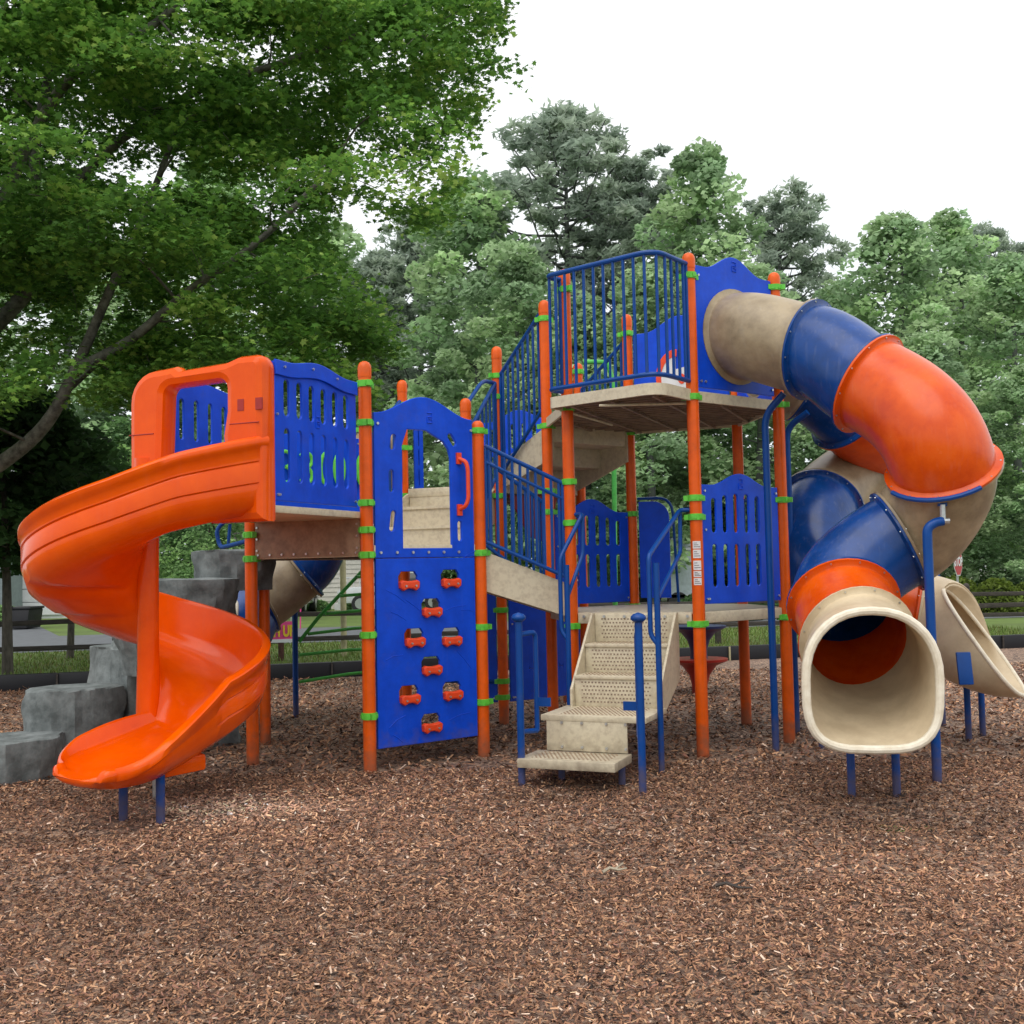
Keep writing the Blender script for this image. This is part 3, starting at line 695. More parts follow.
outl += rr_(x1-.08, zl-.08, .08, 0, 90)+[(x1-.20, zl+.0), (x1-.30, zl-.03), (x0+.42, zl-.05), (x0+.38, zl-.02), (x0+.26, zl-.03)]+rr_(x0+.22, zl-.25, .22, 90, 180)
hood = flat('hood', 'slide', outl, [], Oh+nA*.03, uA, nA, sp, .17, .055)
gl = MB()
for zq, xa, xb in ((hz0+.56, x0+.01, x0+.22), (hz0+.58, x1-.26, x1-.03)):
    gl.tube([Oh+nA*.114+uA*xa+Z*zq, Oh+nA*.116+uA*xb+Z*(zq)], .004, 6)
build(gl, 'mould_seam', 'redmetal', sp)
sq = MB()
for xq in (x1-.17, x1-.03): sq.box(Oh+nA*.112+uA*xq+Z*(hz0+.70), uA*.025, nA*.006, Z*.038)
build(sq, 'socket', 'redmetal', sp)
# ------------------------------------------------------------ tube slides
def herm(p0, t0, p1, t1, n=14, k=None):
    p0, p1 = Vector(p0), Vector(p1); L = (p1-p0).length; t0, t1 = Vector(t0).normalized(), Vector(t1).normalized()
    ang = t0.angle(t1); kk = L*(1+.35*(ang/1.57)**2) if k is None else k
    out = []
    for i in range(n+1):
        t = i/n; h00 = 2*t**3-3*t*t+1; h10 = t**3-2*t*t+t; h01 = -2*t**3+3*t*t; h11 = t**3-t*t
        out.append(p0*h00+t0*(kk*h10)+p1*h01+t1*(kk*h11))
    return out
def frame(t): 
    s = t.cross(Z); s = s.normalized() if s.length > 1e-3 else Vector((1, 0, 0)); return s, s.cross(t).normalized()
def tubeseg(nodes, mats, parent_name, r, exit_spec, rim=.027, n=36):
    first = None
    for i in range(len(mats)):
        (p0, t0), (p1, t1) = nodes[i], nodes[i+1]
        pts = herm(p0, t0, p1, t1, 16, k=(Vector(p1)-Vector(p0)).length*(.85 if i == 3 else 1.1) if i in (3, 4) else None); lastseg = i == len(mats)-1
        tg = [(pts[min(j+1, 16)]-pts[max(j-1, 0)]).normalized() for j in range(17)]; tg[0] = Vector(t0).normalized(); tg[16] = Vector(t1).normalized()
        s, upn = frame(tg[0]); outer = []; inner = []; cut = None
        for j, p in enumerate(pts):
            t = tg[j]; s = (s-t*s.dot(t)).normalized(); upn = s.cross(t)
            def ring(rad):
                o_ = []
                for k in range(n):
                    a = 2*math.pi*k/n; c_, q_ = math.cos(a), math.sin(a); x, y = rad*c_, rad*q_
                    if lastseg:
                        e = j/16; bs, fl, sl = exit_spec; sc_ = 1+fl*e*e
                        pw = 1-bs*e*(1 if q_ < 0 else .25)
                        x = rad*sc_*math.copysign(abs(c_)**pw, c_); y = rad*sc_*math.copysign(abs(q_)**pw, q_)
                        o_.append(p+s*x+upn*y-t*(y/r*sl*e)); continue
                    o_.append(p+s*x+upn*y)
                return o_
            outer.append(ring(r)); inner.append(ring(r-.016))
        if lastseg: rimpts = [(a+b)/2 for a, b in zip(outer[-1], inner[-1])]
        mb = MB(); mb.rings(outer, cap=False); mb.rings(inner[::-1], cap=False)
        for e_ in (0, 16):
            vs = outer[e_]+inner[e_]; mb.add(vs, [(k, (k+1) % n, n+(k+1) % n, n+k) for k in range(n)])
        # flanges
        for e_, sg in ((0, 1), (16, -1)):
            if lastseg and e_ == 16: continue
            c = pts[e_]; t = tg[e_]; s1 = s if e_ == 16 else frame(tg[0])[0]; s1 = (s1-t*s1.dot(t)).normalized(); u1 = s1.cross(t); w_ = .018
            def rg(rad, off): return [c+t*off*sg+(s1*math.cos(2*math.pi*k/n)+u1*math.sin(2*math.pi*k/n))*rad for k in range(n)]
            mb.rings([rg(r-.004, .001), rg(r+.042, .001), rg(r+.044, w_), rg(r+.010, w_+.006), rg(r-.004, w_+.02)], cap=False)
        nm = parent_name if first is None else ('exit_chute' if lastseg else 'tube_section')
        o = build(mb, nm, mats[i], root if first is None else first, angle=48)
        if first is None: first = o
        if not (lastseg):
            bm_ = MB(); c = pts[16]; t = tg[16]; u1 = s.cross(t)
            for k in range(12):
                a = 2*math.pi*(k+.5)/12; q_ = c+(s*math.cos(a)+u1*math.sin(a))*(r+.026); bm_.tube([q_-t*.023, q_+t*.026], .007, 6)
            build(bm_, 'flange_bolt', 'bolt', first)
        else:
            mb = MB(); mb.tube(rimpts+rimpts[:2], rim, 10); build(mb, 'exit_rim', 'rim', first)
    return first
mJK = (P['J']+P['K'])/2
g = lambda px, py, Y: at(px, py, Y)
nodesA = [(mJK+Z*(ZUP+.48), dv(TH-90)), (g(810, 350, 8.45), (.68, -.68, -.27)), (g(868, 384, 8.05), (.60, -.60, -.52)), (g(943, 469, 7.62), (.34, .50, -.79)),
          (g(899, 541, 7.95), (-.87, .15, -.42)), (g(843, 604, 7.78), (-.08, -.82, -.56)), (g(857, 640, 7.4), (-.0, -.93, -.36)), (g(873, 680, 6.62), (.02, -.98, -.18))]
ts1 = tubeseg(nodesA, ['tubetan', 'tubeblue', 'tubeorange', 'tubetan', 'tubeblue', 'tubeorange', 'exit'], 'tube_slide', .350, (.42, .19, .07))
mKM = (P['K']+P['M'])/2
nodesB = [(mKM+Z*(ZUP+.45), dv(TH-30)), (Vector((2.68, 9.78, 3.14)), (.9, .05, -.42)), (Vector((3.12, 9.92, 2.84)), (.70, .45, -.55)), (g(866, 468, 10.5), (-.80, -.10, -.6)),
          (g(822, 506, 10.1), (-.50, -.68, -.55)), (g(830, 575, 9.55), (.45, -.75, -.48)), (g(917, 614, 9.2), (.93, -.32, -.2)), (g(983, 641, 8.75), (.78, -.62, -.10))]
ts2 = tubeseg(nodesB, ['tubetan', 'tubeblue', 'tubeorange', 'tubetan', 'tubeblue', 'tubeorange', 'exit'], 'tube_slide', .350, (.3, .12, .30), .017)
# third slide at the back left
mUT = (P['U']+P['T'])/2
nodesC = [(mUT+Z*(Z3+.45), dv(TH+150)), (Vector((-1.75, 11.2, 2.32)), (-.85, -.1, -.5)), (g(300, 567, 11.1), (-.8, -.1, -.6)), (g(258, 600, 10.9), (-.75, -.35, -.5)), (g(225, 640, 10.6), (-.8, -.4, -.3))]
tubeseg(nodesC, ['tubetan', 'tubeblue', 'tubetan', 'tubeblue'], 'tube_slide', .33, (.3, .1, .2))
# tube slide supports
def support(base, pts, r=.029, name='slide_support'):
    mb = MB(); mb.tube(corner([flatz(base, -.1)]+pts, .14, 6), r, 12); return build(mb, name, 'rail', root)
b = gnd(776, 752); t_ = at(766, 415, b.y)
support(b, [flatz(b, t_.z), flatz(b, t_.z)+Vector((.14, -.08, .16))])
b = gnd(797, 735); support(b, [flatz(b, at(787, 428, b.y).z), flatz(b, at(787, 428, b.y).z)+Vector((.16, -.12, .12))])
b = at(934, 700, 7.38); b.z = 0
mb = MB(); pz = lambda px, py: at(px, py, b.y)
hk = bez([Vector((b.x, b.y, pz(924, 556).z)), Vector((b.x, b.y, pz(924, 541).z)), pz(928, 529), pz(935, 523), pz(943, 521)], 4)
mb.tube([flatz(b, -.1)]+hk, .032, 12); s1_ = build(mb, 'slide_support', 'rail', root)
mb = MB(); q = at(943, 521, b.y); mb.tube([q+Vector((-.02, 0, .0)), q+Vector((.04, 0, 0))], .022, 10); mb.tube([q, q+Z*.11], .02, 10); build(mb, 'swivel_joint', 'bolt', s1_)
mb = MB(); mb.box(q+Z*.15, Vector((.03, 0, .0)), Vector((0, .008, 0)), Z*.05)
F1 = g(943, 469, 7.62); tF = Vector((.34, .50, -.79)).normalized(); sF, uF_ = frame(tF)
mb.tube([F1-tF*.02+(sF*math.cos(R(a))+uF_*math.sin(R(a)))*.408 for a in range(-135, -44, 10)], .017, 8); build(mb, 'cradle', 'rail', s1_)
b = at(940, 650, 9.9); support(b, [flatz(b, 1.9), flatz(b, 1.95)+Vector((-.2, 0, .1))], .026)
for px, py, top in ((852, 797, .36), (897, 797, .36), (822, 749, 1.1), (815, 716, 1.1), (969, 742, .62), (983, 736, .62)):
    b = gnd(px, py); mb = MB(); mb.tube([flatz(b, -.1), flatz(b, top)], .026, 12); o = build(mb, 'slide_leg', 'rail', root)
mb = MB(); q = at(963, 668, 8.27); mb.box(q+Vector((0, -.03, .0)), Vector((.055, 0, 0)), Vector((0, .012, 0)), Vector((0, .02, .12)));o = build(mb, 'leg_plate', 'rail', root, bevel=.008)
# ------------------------------------------------------------ green climber under the left tower
gb = gnd(296, 718); mb = MB(); mb.tube([flatz(gb, -.1), flatz(gb, 1.55)], .03, 12); bp_ = build(mb, 'climber_post', 'rail', root)
cap = MB(); cap.dome((gb.x, gb.y, 1.55), .034); build(cap, 'post_cap', 'bolt', bp_)
Yg = gb.y
dg = MB(); dg.tube([at(299, 642, Yg), at(318, 618, Yg+.05), at(366, 567, Yg+.2), at(385, 548, Yg+.3)], .02, 10); gc = build(dg, 'climber', 'greentube', root)
rg_ = MB()
for x0_, y0_, x1_, y1_ in ((356, 577, 398, 576), (340, 596, 398, 594), (325, 614, 398, 610), (308, 634, 398, 626), (299, 655, 398, 648), (299, 682, 398, 669)):
    rg_.tube([at(x0_, y0_, Yg+.02), at((x0_+x1_)/2, (y0_+y1_)/2-1.5, Yg+.25), at(x1_, y1_, Yg+.4)], .017, 8)
build(rg_, 'rungs', 'greentube', gc)
mb = MB(); mb.tube(bez([at(616, 405, 12.6), at(614, 440, 12.6), at(616, 700, 12.6)]), .03, 10); build(mb, 'fire_pole', 'greentube', root)
mb = MB(); mb.tube([at(583, 362, 12.6), at(607, 362, 12.6), at(613, 380, 12.6), at(616, 410, 12.6)], .03, 10); build(mb, 'fire_pole_arm', 'greentube', root)
# blue hand loop above rock climber
mb = MB(); mb.tube(corner([P['A']+dv(97)*.06+Z*1.95, at(226, 520, 9.0), at(216, 530, 9.0), at(220, 548, 9.0), P['A']+dv(97)*.06+Z*1.77], .06), .018, 10)
mb.tube(corner([at(230, 524, 9.0), at(228, 548, 9.0)], .05), .014, 8); build(mb, 'hand_loop', 'rail', root)
# ------------------------------------------------------------ rock climber
from mathutils import noise as mnoise
def rock(pts, z0, z1, seed, parent=None, flare=.0, name='rock_step'):
    c = sum((Vector((*p, 0)) for p in pts), Vector())/len(pts); n = 40
    ring0 = []
    # resample polygon to n points, smooth
    P_ = [Vector((*p, 0)) for p in pts]; per = [(P_[(i+1) % len(P_)]-P_[i]).length for i in range(len(P_))]; tot = sum(per)
    for i in range(n):
        s = tot*i/n; j = 0
        while s > per[j]: s -= per[j]; j += 1
        ring0.append(P_[j].lerp(P_[(j+1) % len(P_)], s/per[j]))
    ring0 = [(ring0[i-1]+ring0[i]*2+ring0[(i+1) % n])/4 for i in range(n)]
    rings = []; m = 9
    for k in range(m+1):
        t = k/m; z = z0+(z1-z0)*t; rg = []
        for i, p in enumerate(ring0):
            d = (p-c); f = 1+flare*(1-t)+(.0 if t > .95 else .012)
            q = Vector((p.x*3+seed, p.y*3, z*2.2)); dn = mnoise.noise(q)*.06+abs(mnoise.noise(q*2.3))*.05-.03*abs(mnoise.noise(Vector((q.x*2.5, q.y*2.5, seed))))
            rg.append(c+d*f+d.normalized()*dn+Z*(z+mnoise.noise(q*1.3)*.01*(t > .9)))
        rings.append(rg)
    for sc_, dz in ((.95, .012), (.8, .016), (.5, .01), (.15, .006)): rings.append([c+(p-c)*sc_+Z*(z1+dz+mnoise.noise(Vector((p.x*4, p.y*4, seed)))*.008) for p in ring0])
    mb = MB(); mb.rings(rings)
    return build(mb, name, 'rock', parent or root, angle=28)
def blob(cx, cy, rx, ry, rot, n=9, jit=.17, seed=0):
    rnd = random.Random(seed); out = []
    for i in range(n):
        a = 2*math.pi*i/n; r_ = 1+rnd.uniform(-jit, jit); x, y = rx*math.cos(a)*r_, ry*math.sin(a)*r_
        out.append((cx+x*math.cos(rot)-y*math.sin(rot), cy+x*math.sin(rot)+y*math.cos(rot)))
    return out
q1 = gnd(32, 782)
rc = rock(blob(-3.83, 8.42, .40, .32, .1, seed=1), -.05, .29, 1, flare=.04)
ci = [(-3.66, 8.98, .40, .36, .62, 2), (-3.30, 9.48, .42, .42, .92, 3)]
rock(blob(-3.60, 8.98, .33, .36, .3, seed=2), -.05, .60, 5, rc)
rock(blob(-3.25, 9.62, .44, .46, .3, seed=3), -.05, .89, 9, rc)
rock(blob(-2.93, 9.12, .40, .34, .1, seed=4), .70, 1.16, 13, rc, flare=-.22)
rock(blob(-2.74, 9.42, .42, .36, -.1, seed=5), 1.08, 1.46, 17, rc, flare=-.16)
rock(blob(-2.45, 9.66, .30, .40, -.2, seed=6), 1.36, 1.70, 21, rc, flare=-.10)
rock(blob(-3.10, 9.55, .40, .36, .4, seed=8), -.05, .95, 25, rc, flare=.1); rock(blob(-2.75, 9.75, .30, .26, .4, seed=9), -.05, 1.2, 29, rc, flare=.1)
# ------------------------------------------------------------ setting: ground
EL = Vector((.9735, .2287, 0)).normalized(); NL = Vector((-EL.y, EL.x, 0))
def onl(s, d): return EL*s+NL*d      # line coordinates; d = distance from the camera along the normal
DB = 16.25*NL.y; DF = 20.25*NL.y; DR0, DR1 = 25.1*NL.y, 31.8*NL.y
def sheet(name, poly, z, mat, kind='structure'):
    me = bpy.data.meshes.new(name); me.from_pydata([(p.x, p.y, z) for p in poly], [], [tuple(range(len(poly)))]); me.update()
    if me.polygons[0].normal.z < 0: me.flip_normals()
    o = link(name, me, mat, None, False); o['kind'] = kind; return o
def grassmat():
    m, nt, b = newmat('mown grass'); N, L = nt.nodes, nt.links
    tc = N.new('ShaderNodeTexCoord'); n = N.new('ShaderNodeTexNoise'); n.inputs['Scale'].default_value = .35; n.inputs['Detail'].default_value = 10; n.inputs['Roughness'].default_value = .8
    L.new(tc.outputs['Object'], n.inputs['Vector']); c = N.new('ShaderNodeValToRGB'); e = c.color_ramp.elements
    e[0].position = .3; e[0].color = (.055, .075, .02, 1); e[1].position = .7; e[1].color = (.15, .24, .04, 1); L.new(n.outputs['Fac'], c.inputs['Fac']); L.new(c.outputs[0], b.inputs['Base Color']); b.inputs['Roughness'].default_value = .9
    return m
M['grass'] = grassmat()
def mulchmat():
    m, nt, b = newmat('wood mulch'); N, L = nt.nodes, nt.links
    tc = N.new('ShaderNodeTexCoord')
    vs = []
    for i, (sx, sy, rot) in enumerate(((55, 18, .4), (20, 60, 1.2), (50, 20, 2.3))):
        mp = N.new('ShaderNodeMapping'); mp.inputs['Scale'].default_value = (sx, sy, 1); mp.inputs['Rotation'].default_value = (0, 0, rot); L.new(tc.outputs['Object'], mp.inputs['Vector'])
        v = N.new('ShaderNodeTexVoronoi'); v.inputs['Scale'].default_value = 1; L.new(mp.outputs[0], v.inputs['Vector']); vs.append(v)
    nz = N.new('ShaderNodeTexNoise'); nz.inputs['Scale'].default_value = 9; nz.inputs['Detail'].default_value = 3; L.new(tc.outputs['Object'], nz.inputs['Vector'])
    gt = N.new('ShaderNodeMath'); gt.operation = 'GREATER_THAN'; gt.inputs[1].default_value = .5; L.new(nz.outputs['Fac'], gt.inputs[0])
    mx = N.new('ShaderNodeMixRGB'); L.new(gt.outputs[0], mx.inputs[0]); L.new(vs[0].outputs['Color'], mx.inputs[1]); L.new(vs[1].outputs['Color'], mx.inputs[2])
    bw = N.new('ShaderNodeRGBToBW'); L.new(mx.outputs[0], bw.inputs[0])
    c = N.new('ShaderNodeValToRGB'); c.color_ramp.elements[0].position = .15; c.color_ramp.elements[0].color = (.03, .02, .015, 1); c.color_ramp.elements[1].position = .9; c.color_ramp.elements[1].color = (.46, .31, .21, 1)
    e = c.color_ramp.elements.new(.5); e.color = (.25, .16, .12, 1)
    L.new(bw.outputs[0], c.inputs['Fac'])
    n2 = N.new('ShaderNodeTexNoise'); n2.inputs['Scale'].default_value = .6; n2.inputs['Detail'].default_value = 5; L.new(tc.outputs['Object'], n2.inputs['Vector'])
    r2 = N.new('ShaderNodeMapRange'); r2.inputs[1].default_value = .3; r2.inputs[2].default_value = .7; r2.inputs[3].default_value = .7; r2.inputs[4].default_value = 1.25; L.new(n2.outputs['Fac'], r2.inputs[0])
    hs = N.new('ShaderNodeHueSaturation'); L.new(c.outputs[0], hs.inputs['Color']); L.new(r2.outputs[0], hs.inputs['Value']); L.new(hs.outputs[0], b.inputs['Base Color'])
    b.inputs['Roughness'].default_value = .85
    bp = N.new('ShaderNodeBump'); bp.inputs['Strength'].default_value = .8; bp.inputs['Distance'].default_value = .02; L.new(bw.outputs[0], bp.inputs['Height']); L.new(bp.outputs[0], b.inputs['Normal'])
    return m
M['mulch'] = mulchmat()
def gz(x, y): return -.05*sum(math.exp(-(((x-a)/.55)**2+((y-b)/.4)**2))-.45*math.exp(-(((x-a)/.9)**2+((y-b+.45)/.5)**2)) for a, b in ((-2.7, 6.3), (2.25, 6.3), (.35, 7.25), (4.4, 8.3)))+.018*mnoise.noise(Vector((x*.7, y*.7, 0)))+.012*mnoise.noise(Vector((x*2.1, y*2.1, 4)))
def mulchground():
    nx, ny = 160, 120; vs = []; fs_ = []
    for j in range(ny+1):
        for i in range(nx+1):
            s = -16+34*i/nx; t = j/ny; y0 = -6; p = Vector((s, y0, 0)); e = onl(s, DB); p = Vector((s, y0, 0)).lerp(e, t)
            vs.append((p.x, p.y, .008+gz(p.x, p.y)*(1 if j < ny-1 else 0)))
    for j in range(ny):
        for i in range(nx): a = j*(nx+1)+i; fs_.append((a, a+1, a+nx+2, a+nx+1))
    me = bpy.data.meshes.new('mulch_ground'); me.from_pydata(vs, [], fs_); me.update(); o = link('mulch_ground', me, 'mulch', None, True, 80); o['kind'] = 'structure'
mulchground()
sheet('grass_ground', [Vector((-600, -300, 0)), Vector((600, -300, 0)), Vector((600, 900, 0)), Vector((-600, 900, 0))], -.03, 'grass')
sheet('road', [onl(-120, DR0), onl(120, DR0), onl(120, DR1), onl(-120, DR1)], -.022, 'road')
sheet('driveway', [onl(-14, DR1), onl(-5, DR1), onl(-9, DR1+16), onl(-15, DR1+16)], -.024, 'road')
# border timbers
seg = 1.22; i = 0; s = -16; first_b = None; bt0 = None
bt0 = tag(empty('mulch_border', onl(0, DB+.06)), 'low black plastic border timber running along the edge of the mulch bed', 'border edging')
k = 0
while s < 18:
    mb = MB(); z = .235; c = onl(s+seg/2, DB+.06)
    mb.box(c+Z*(.10), EL*(seg/2-.004), NL*.05, Z*.125); build(mb, 'border_timber', 'border', bt0, bevel=.012)
    mb = MB(); q = onl(s+seg, DB+.0); mb.box(q+Z*.11, EL*.012, NL*.012, Z*.11); build(mb, 'stake', 'wooddark' if k % 3 else 'paleyellow', bt0); k += 1
    s += seg
# chips
def mesh_np(name, V, nper, C=None):
    n = len(V)//nper; me = bpy.data.meshes.new(name)
    me.vertices.add(len(V)); me.vertices.foreach_set('co', V.astype(np.float32).ravel())
    me.loops.add(len(V)); me.loops.foreach_set('vertex_index', np.arange(len(V), dtype=np.int32))
    me.polygons.add(n); me.polygons.foreach_set('loop_start', np.arange(0, len(V), nper, dtype=np.int32))
    try: me.polygons.foreach_set('loop_total', np.full(n, nper, dtype=np.int32))
    except Exception: pass
    me.update(calc_edges=True)
    if C is not None:
        a = me.color_attributes.new('col', 'FLOAT_COLOR', 'CORNER'); cc = np.ones((len(V), 4), np.float32); cc[:, :3] = np.repeat(C, nper, axis=0); a.data.foreach_set('color', cc.ravel())
    return me
def quads(cen, ax, ay, C):
    V = np.stack([cen-ax-ay, cen+ax-ay*.8, cen+ax*.9+ay, cen-ax*.95+ay*.8], 1).reshape(-1, 3); return V, C
def gz_np(x, y):
    return np.array([gz(a, b) for a, b in zip(x, y)])
def chips():
    allV = []; allC = []
    for (y0, y1, n, L0, W0) in ((2.9, 5.2, 98000, .020, .0050), (5.2, 8.2, 98000, .024, .0066), (8.2, 15.5, 60000, .04, .012)):
        y = np.sqrt(RNG.uniform(y0**2, y1**2, n)); x = RNG.uniform(-.56, .56, n)*y
        L = L0*RNG.uniform(.35, 1.25, n)*.5*1.25; W = W0*RNG.uniform(.5, 1.5, n)*.62; a = RNG.uniform(0, 2*np.pi, n); tilt = RNG.normal(0, .32, n); ro = RNG.normal(0, .45, n)
        big = RNG.random(n) < .012; L[big] *= 2.0
        z = .012+RNG.uniform(0, .02, n)+np.abs(np.sin(tilt))*L*.6
        # cheap undulation lookup on a grid
        gx = np.linspace(-9, 9, 91); gy = np.linspace(2, 16, 71); G = np.array([[gz(u_, v_) for u_ in gx] for v_ in gy])
        ix = np.clip(((x+9)/.2).astype(int), 0, 90); iy = np.clip(((y-2)/.2).astype(int), 0, 70); z = z+G[iy, ix]
        cen = np.stack([x, y, z], 1)
        ax = np.stack([np.cos(a)*np.cos(tilt), np.sin(a)*np.cos(tilt), np.sin(tilt)], 1)*L[:, None]
        ay = np.stack([-np.sin(a)*np.cos(ro), np.cos(a)*np.cos(ro), np.sin(ro)], 1)*W[:, None]
        pal = np.array([[.46, .42, .38], [.03, .022, .02], [.16, .10, .07], [.24, .15, .10], [.10, .062, .045], [.33, .23, .155], [.05, .032, .027], [.38, .27, .18], [.20, .12, .10], [.50, .39, .28]])
        pr = np.array([.035, .10, .24, .22, .18, .11, .12, .035, .09, .008]); C = pal[RNG.choice(10, n, p=pr/pr.sum())]*RNG.uniform(.75, 1.25, (n, 1))*np.array([1.55, 1.26, 1.06])
        # lighter dry patch near the slide exit, damp and painted-in shade under the towers
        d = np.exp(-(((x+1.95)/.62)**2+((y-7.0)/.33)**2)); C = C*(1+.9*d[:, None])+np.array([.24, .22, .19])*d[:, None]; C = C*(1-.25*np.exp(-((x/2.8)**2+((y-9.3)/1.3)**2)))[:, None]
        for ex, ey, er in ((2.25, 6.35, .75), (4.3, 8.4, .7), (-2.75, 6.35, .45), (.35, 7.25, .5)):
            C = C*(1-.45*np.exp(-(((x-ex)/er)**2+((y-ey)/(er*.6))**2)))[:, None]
        nz = np.array([mnoise.noise(Vector((u_*.5, v_*.5, 2))) for u_, v_ in zip(x[::1], y[::1])]); C = C*(1+.35*nz[:, None])
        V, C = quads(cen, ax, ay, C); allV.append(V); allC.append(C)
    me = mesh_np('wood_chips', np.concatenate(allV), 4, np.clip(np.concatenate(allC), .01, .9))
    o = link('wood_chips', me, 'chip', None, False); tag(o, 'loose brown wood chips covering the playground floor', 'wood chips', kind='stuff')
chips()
def grass_blades():
    n = 60000; s = RNG.uniform(-14, 16, n); d = DB+.15+np.abs(RNG.normal(0, 1, n))*0+RNG.uniform(0, 1, n)**1.3*(DR0-DB-.3)
    e = np.array(EL); nn = np.array(NL); cen = s[:, None]*e+d[:, None]*nn; h = RNG.uniform(.03, .11, n); a = RNG.uniform(0, 2*np.pi, n)
    w = .008*RNG.uniform(.6, 1.8, n); cen[:, 2] = -.03
    ax = np.stack([np.cos(a)*w, np.sin(a)*w, np.zeros(n)], 1); up = np.stack([RNG.normal(0, .35, n)*h, RNG.normal(0, .35, n)*h, h], 1)
    V = np.stack([cen-ax, cen+ax, cen+up], 1).reshape(-1, 3)
    pal = np.array([[.09, .14, .03], [.14, .22, .04], [.18, .27, .06], [.2, .19, .07]]); C = pal[RNG.choice(4, n)]*RNG.uniform(.7, 1.3, (n, 1))
    o = link('grass', mesh_np('grass', V, 3, C), 'grassblade', None, False); tag(o, 'mown green grass strip beyond the black border', 'grass', kind='stuff')
grass_blades()
# ------------------------------------------------------------ rail fence
fence = tag(empty('rail_fence', onl(0, DF)), 'low dark split rail fence with two rails along the road', 'fence')
s = -20.9; k = 0
sp_post = (at(281, 640, 19.3)).dot(EL)
s = sp_post-2.75*6
while s < 22:
    mb = MB(); c = onl(s, DF); mb.box(c+Z*.44, EL*.05, NL*.05, Z*.5); 
    o = build(mb, 'fence_post', 'woodred' if abs(s-sp_post) < .1 else 'wooddark', fence, bevel=.012)
    cp = MB(); cp.dome(c+Z*.93, .065, 1.2); build(cp, 'post_cap', 'wooddark', o, angle=60)
    for z, hh in ((.33, .042), (.76, .042)):
        mb = MB(); j = random.uniform(-.02, .02); mb.box(onl(s+1.375, DF+.06)+Z*(z), EL*1.40+Z*j, NL*.022, Z*hh); build(mb, 'fence_rail', 'wooddark', fence, bevel=.01)
    if s > 9:
        mb = MB(); mb.box(onl(s+1.375, DF+.07)+Z*.53, EL*1.40, NL*.02, Z*.05); build(mb, 'fence_rail', 'wooddark', fence, bevel=.01)
    s += 2.75
# pale utility pole
b = gnd(344, 655); mb = MB(); mb.tube([flatz(b, -.1), flatz(b, 2.3)], .055, 12); o = build(mb, 'marker_pole', 'paleyellow'); tag(o, 'slender pale yellow marker pole by the rail fence', 'pole')
# banner on the fence
def board(name, px0, py0, px1, py1, Y, mat, parent=None, n=-NL, th=.012):
    a, b_ = at(px0, py1, Y), at(px1, py1, Y); h = at(px0, py0, Y).z-a.z; u = EL; w_ = (b_-a).length
    return flat(name, mat, [(0, 0), (w_, 0), (w_, h), (0, h)], [], a, u, n, parent, th, .002), a, u, w_, h
o, a, u, w_, h = board('banner', 268, 622, 293, 643, 19.2, 'pink'); tag(o, 'pink banner with yellow lettering hung on the rail fence', 'banner')
text('lettering', 'AH UP', 'yellow', h*.72, a+u*w_*.5+Z*h*.52-NL*.02, u, -NL, o, .004, .012, .62)
bl = MB(); bl.box(a+u*w_*.5+Z*.03-NL*.015, u*w_*.5, NL*.004, Z*.03); build(bl, 'banner_hem', 'white', o)
o, a, u, w_, h = board('yard_sign', 272, 598, 294, 617, 24, 'white'); tag(o, 'small white yard sign with a blue letter behind the pink banner', 'sign')
text('lettering', 'T', 'blue', h*1.15, a+u*w_*.62+Z*h*.5-NL*.02, u, -NL, o, .004, .02, 1.1)
for k in (.15, .85):
    mb = MB(); mb.tube([a+u*w_*k+Z*.02, flatz(a+u*w_*k, -.05)], .012, 6); build(mb, 'stake', 'bolt', o)
fl = flat('cloth', 'pink', [(0, 0), (.42, .0), (.62, .62), (.36, .38)], [], at(284, 599, 30), EL, -NL, None, .01, .002)
fl.name = 'garden_flag'; tag(fl, 'bright pink garden flag on a thin pole beside the dark car', 'flag')
mb = MB(); q = at(300, 600, 30); mb.tube([flatz(q, -.05), at(301, 577, 30)], .018, 8); build(mb, 'flag_pole', 'pink', fl)
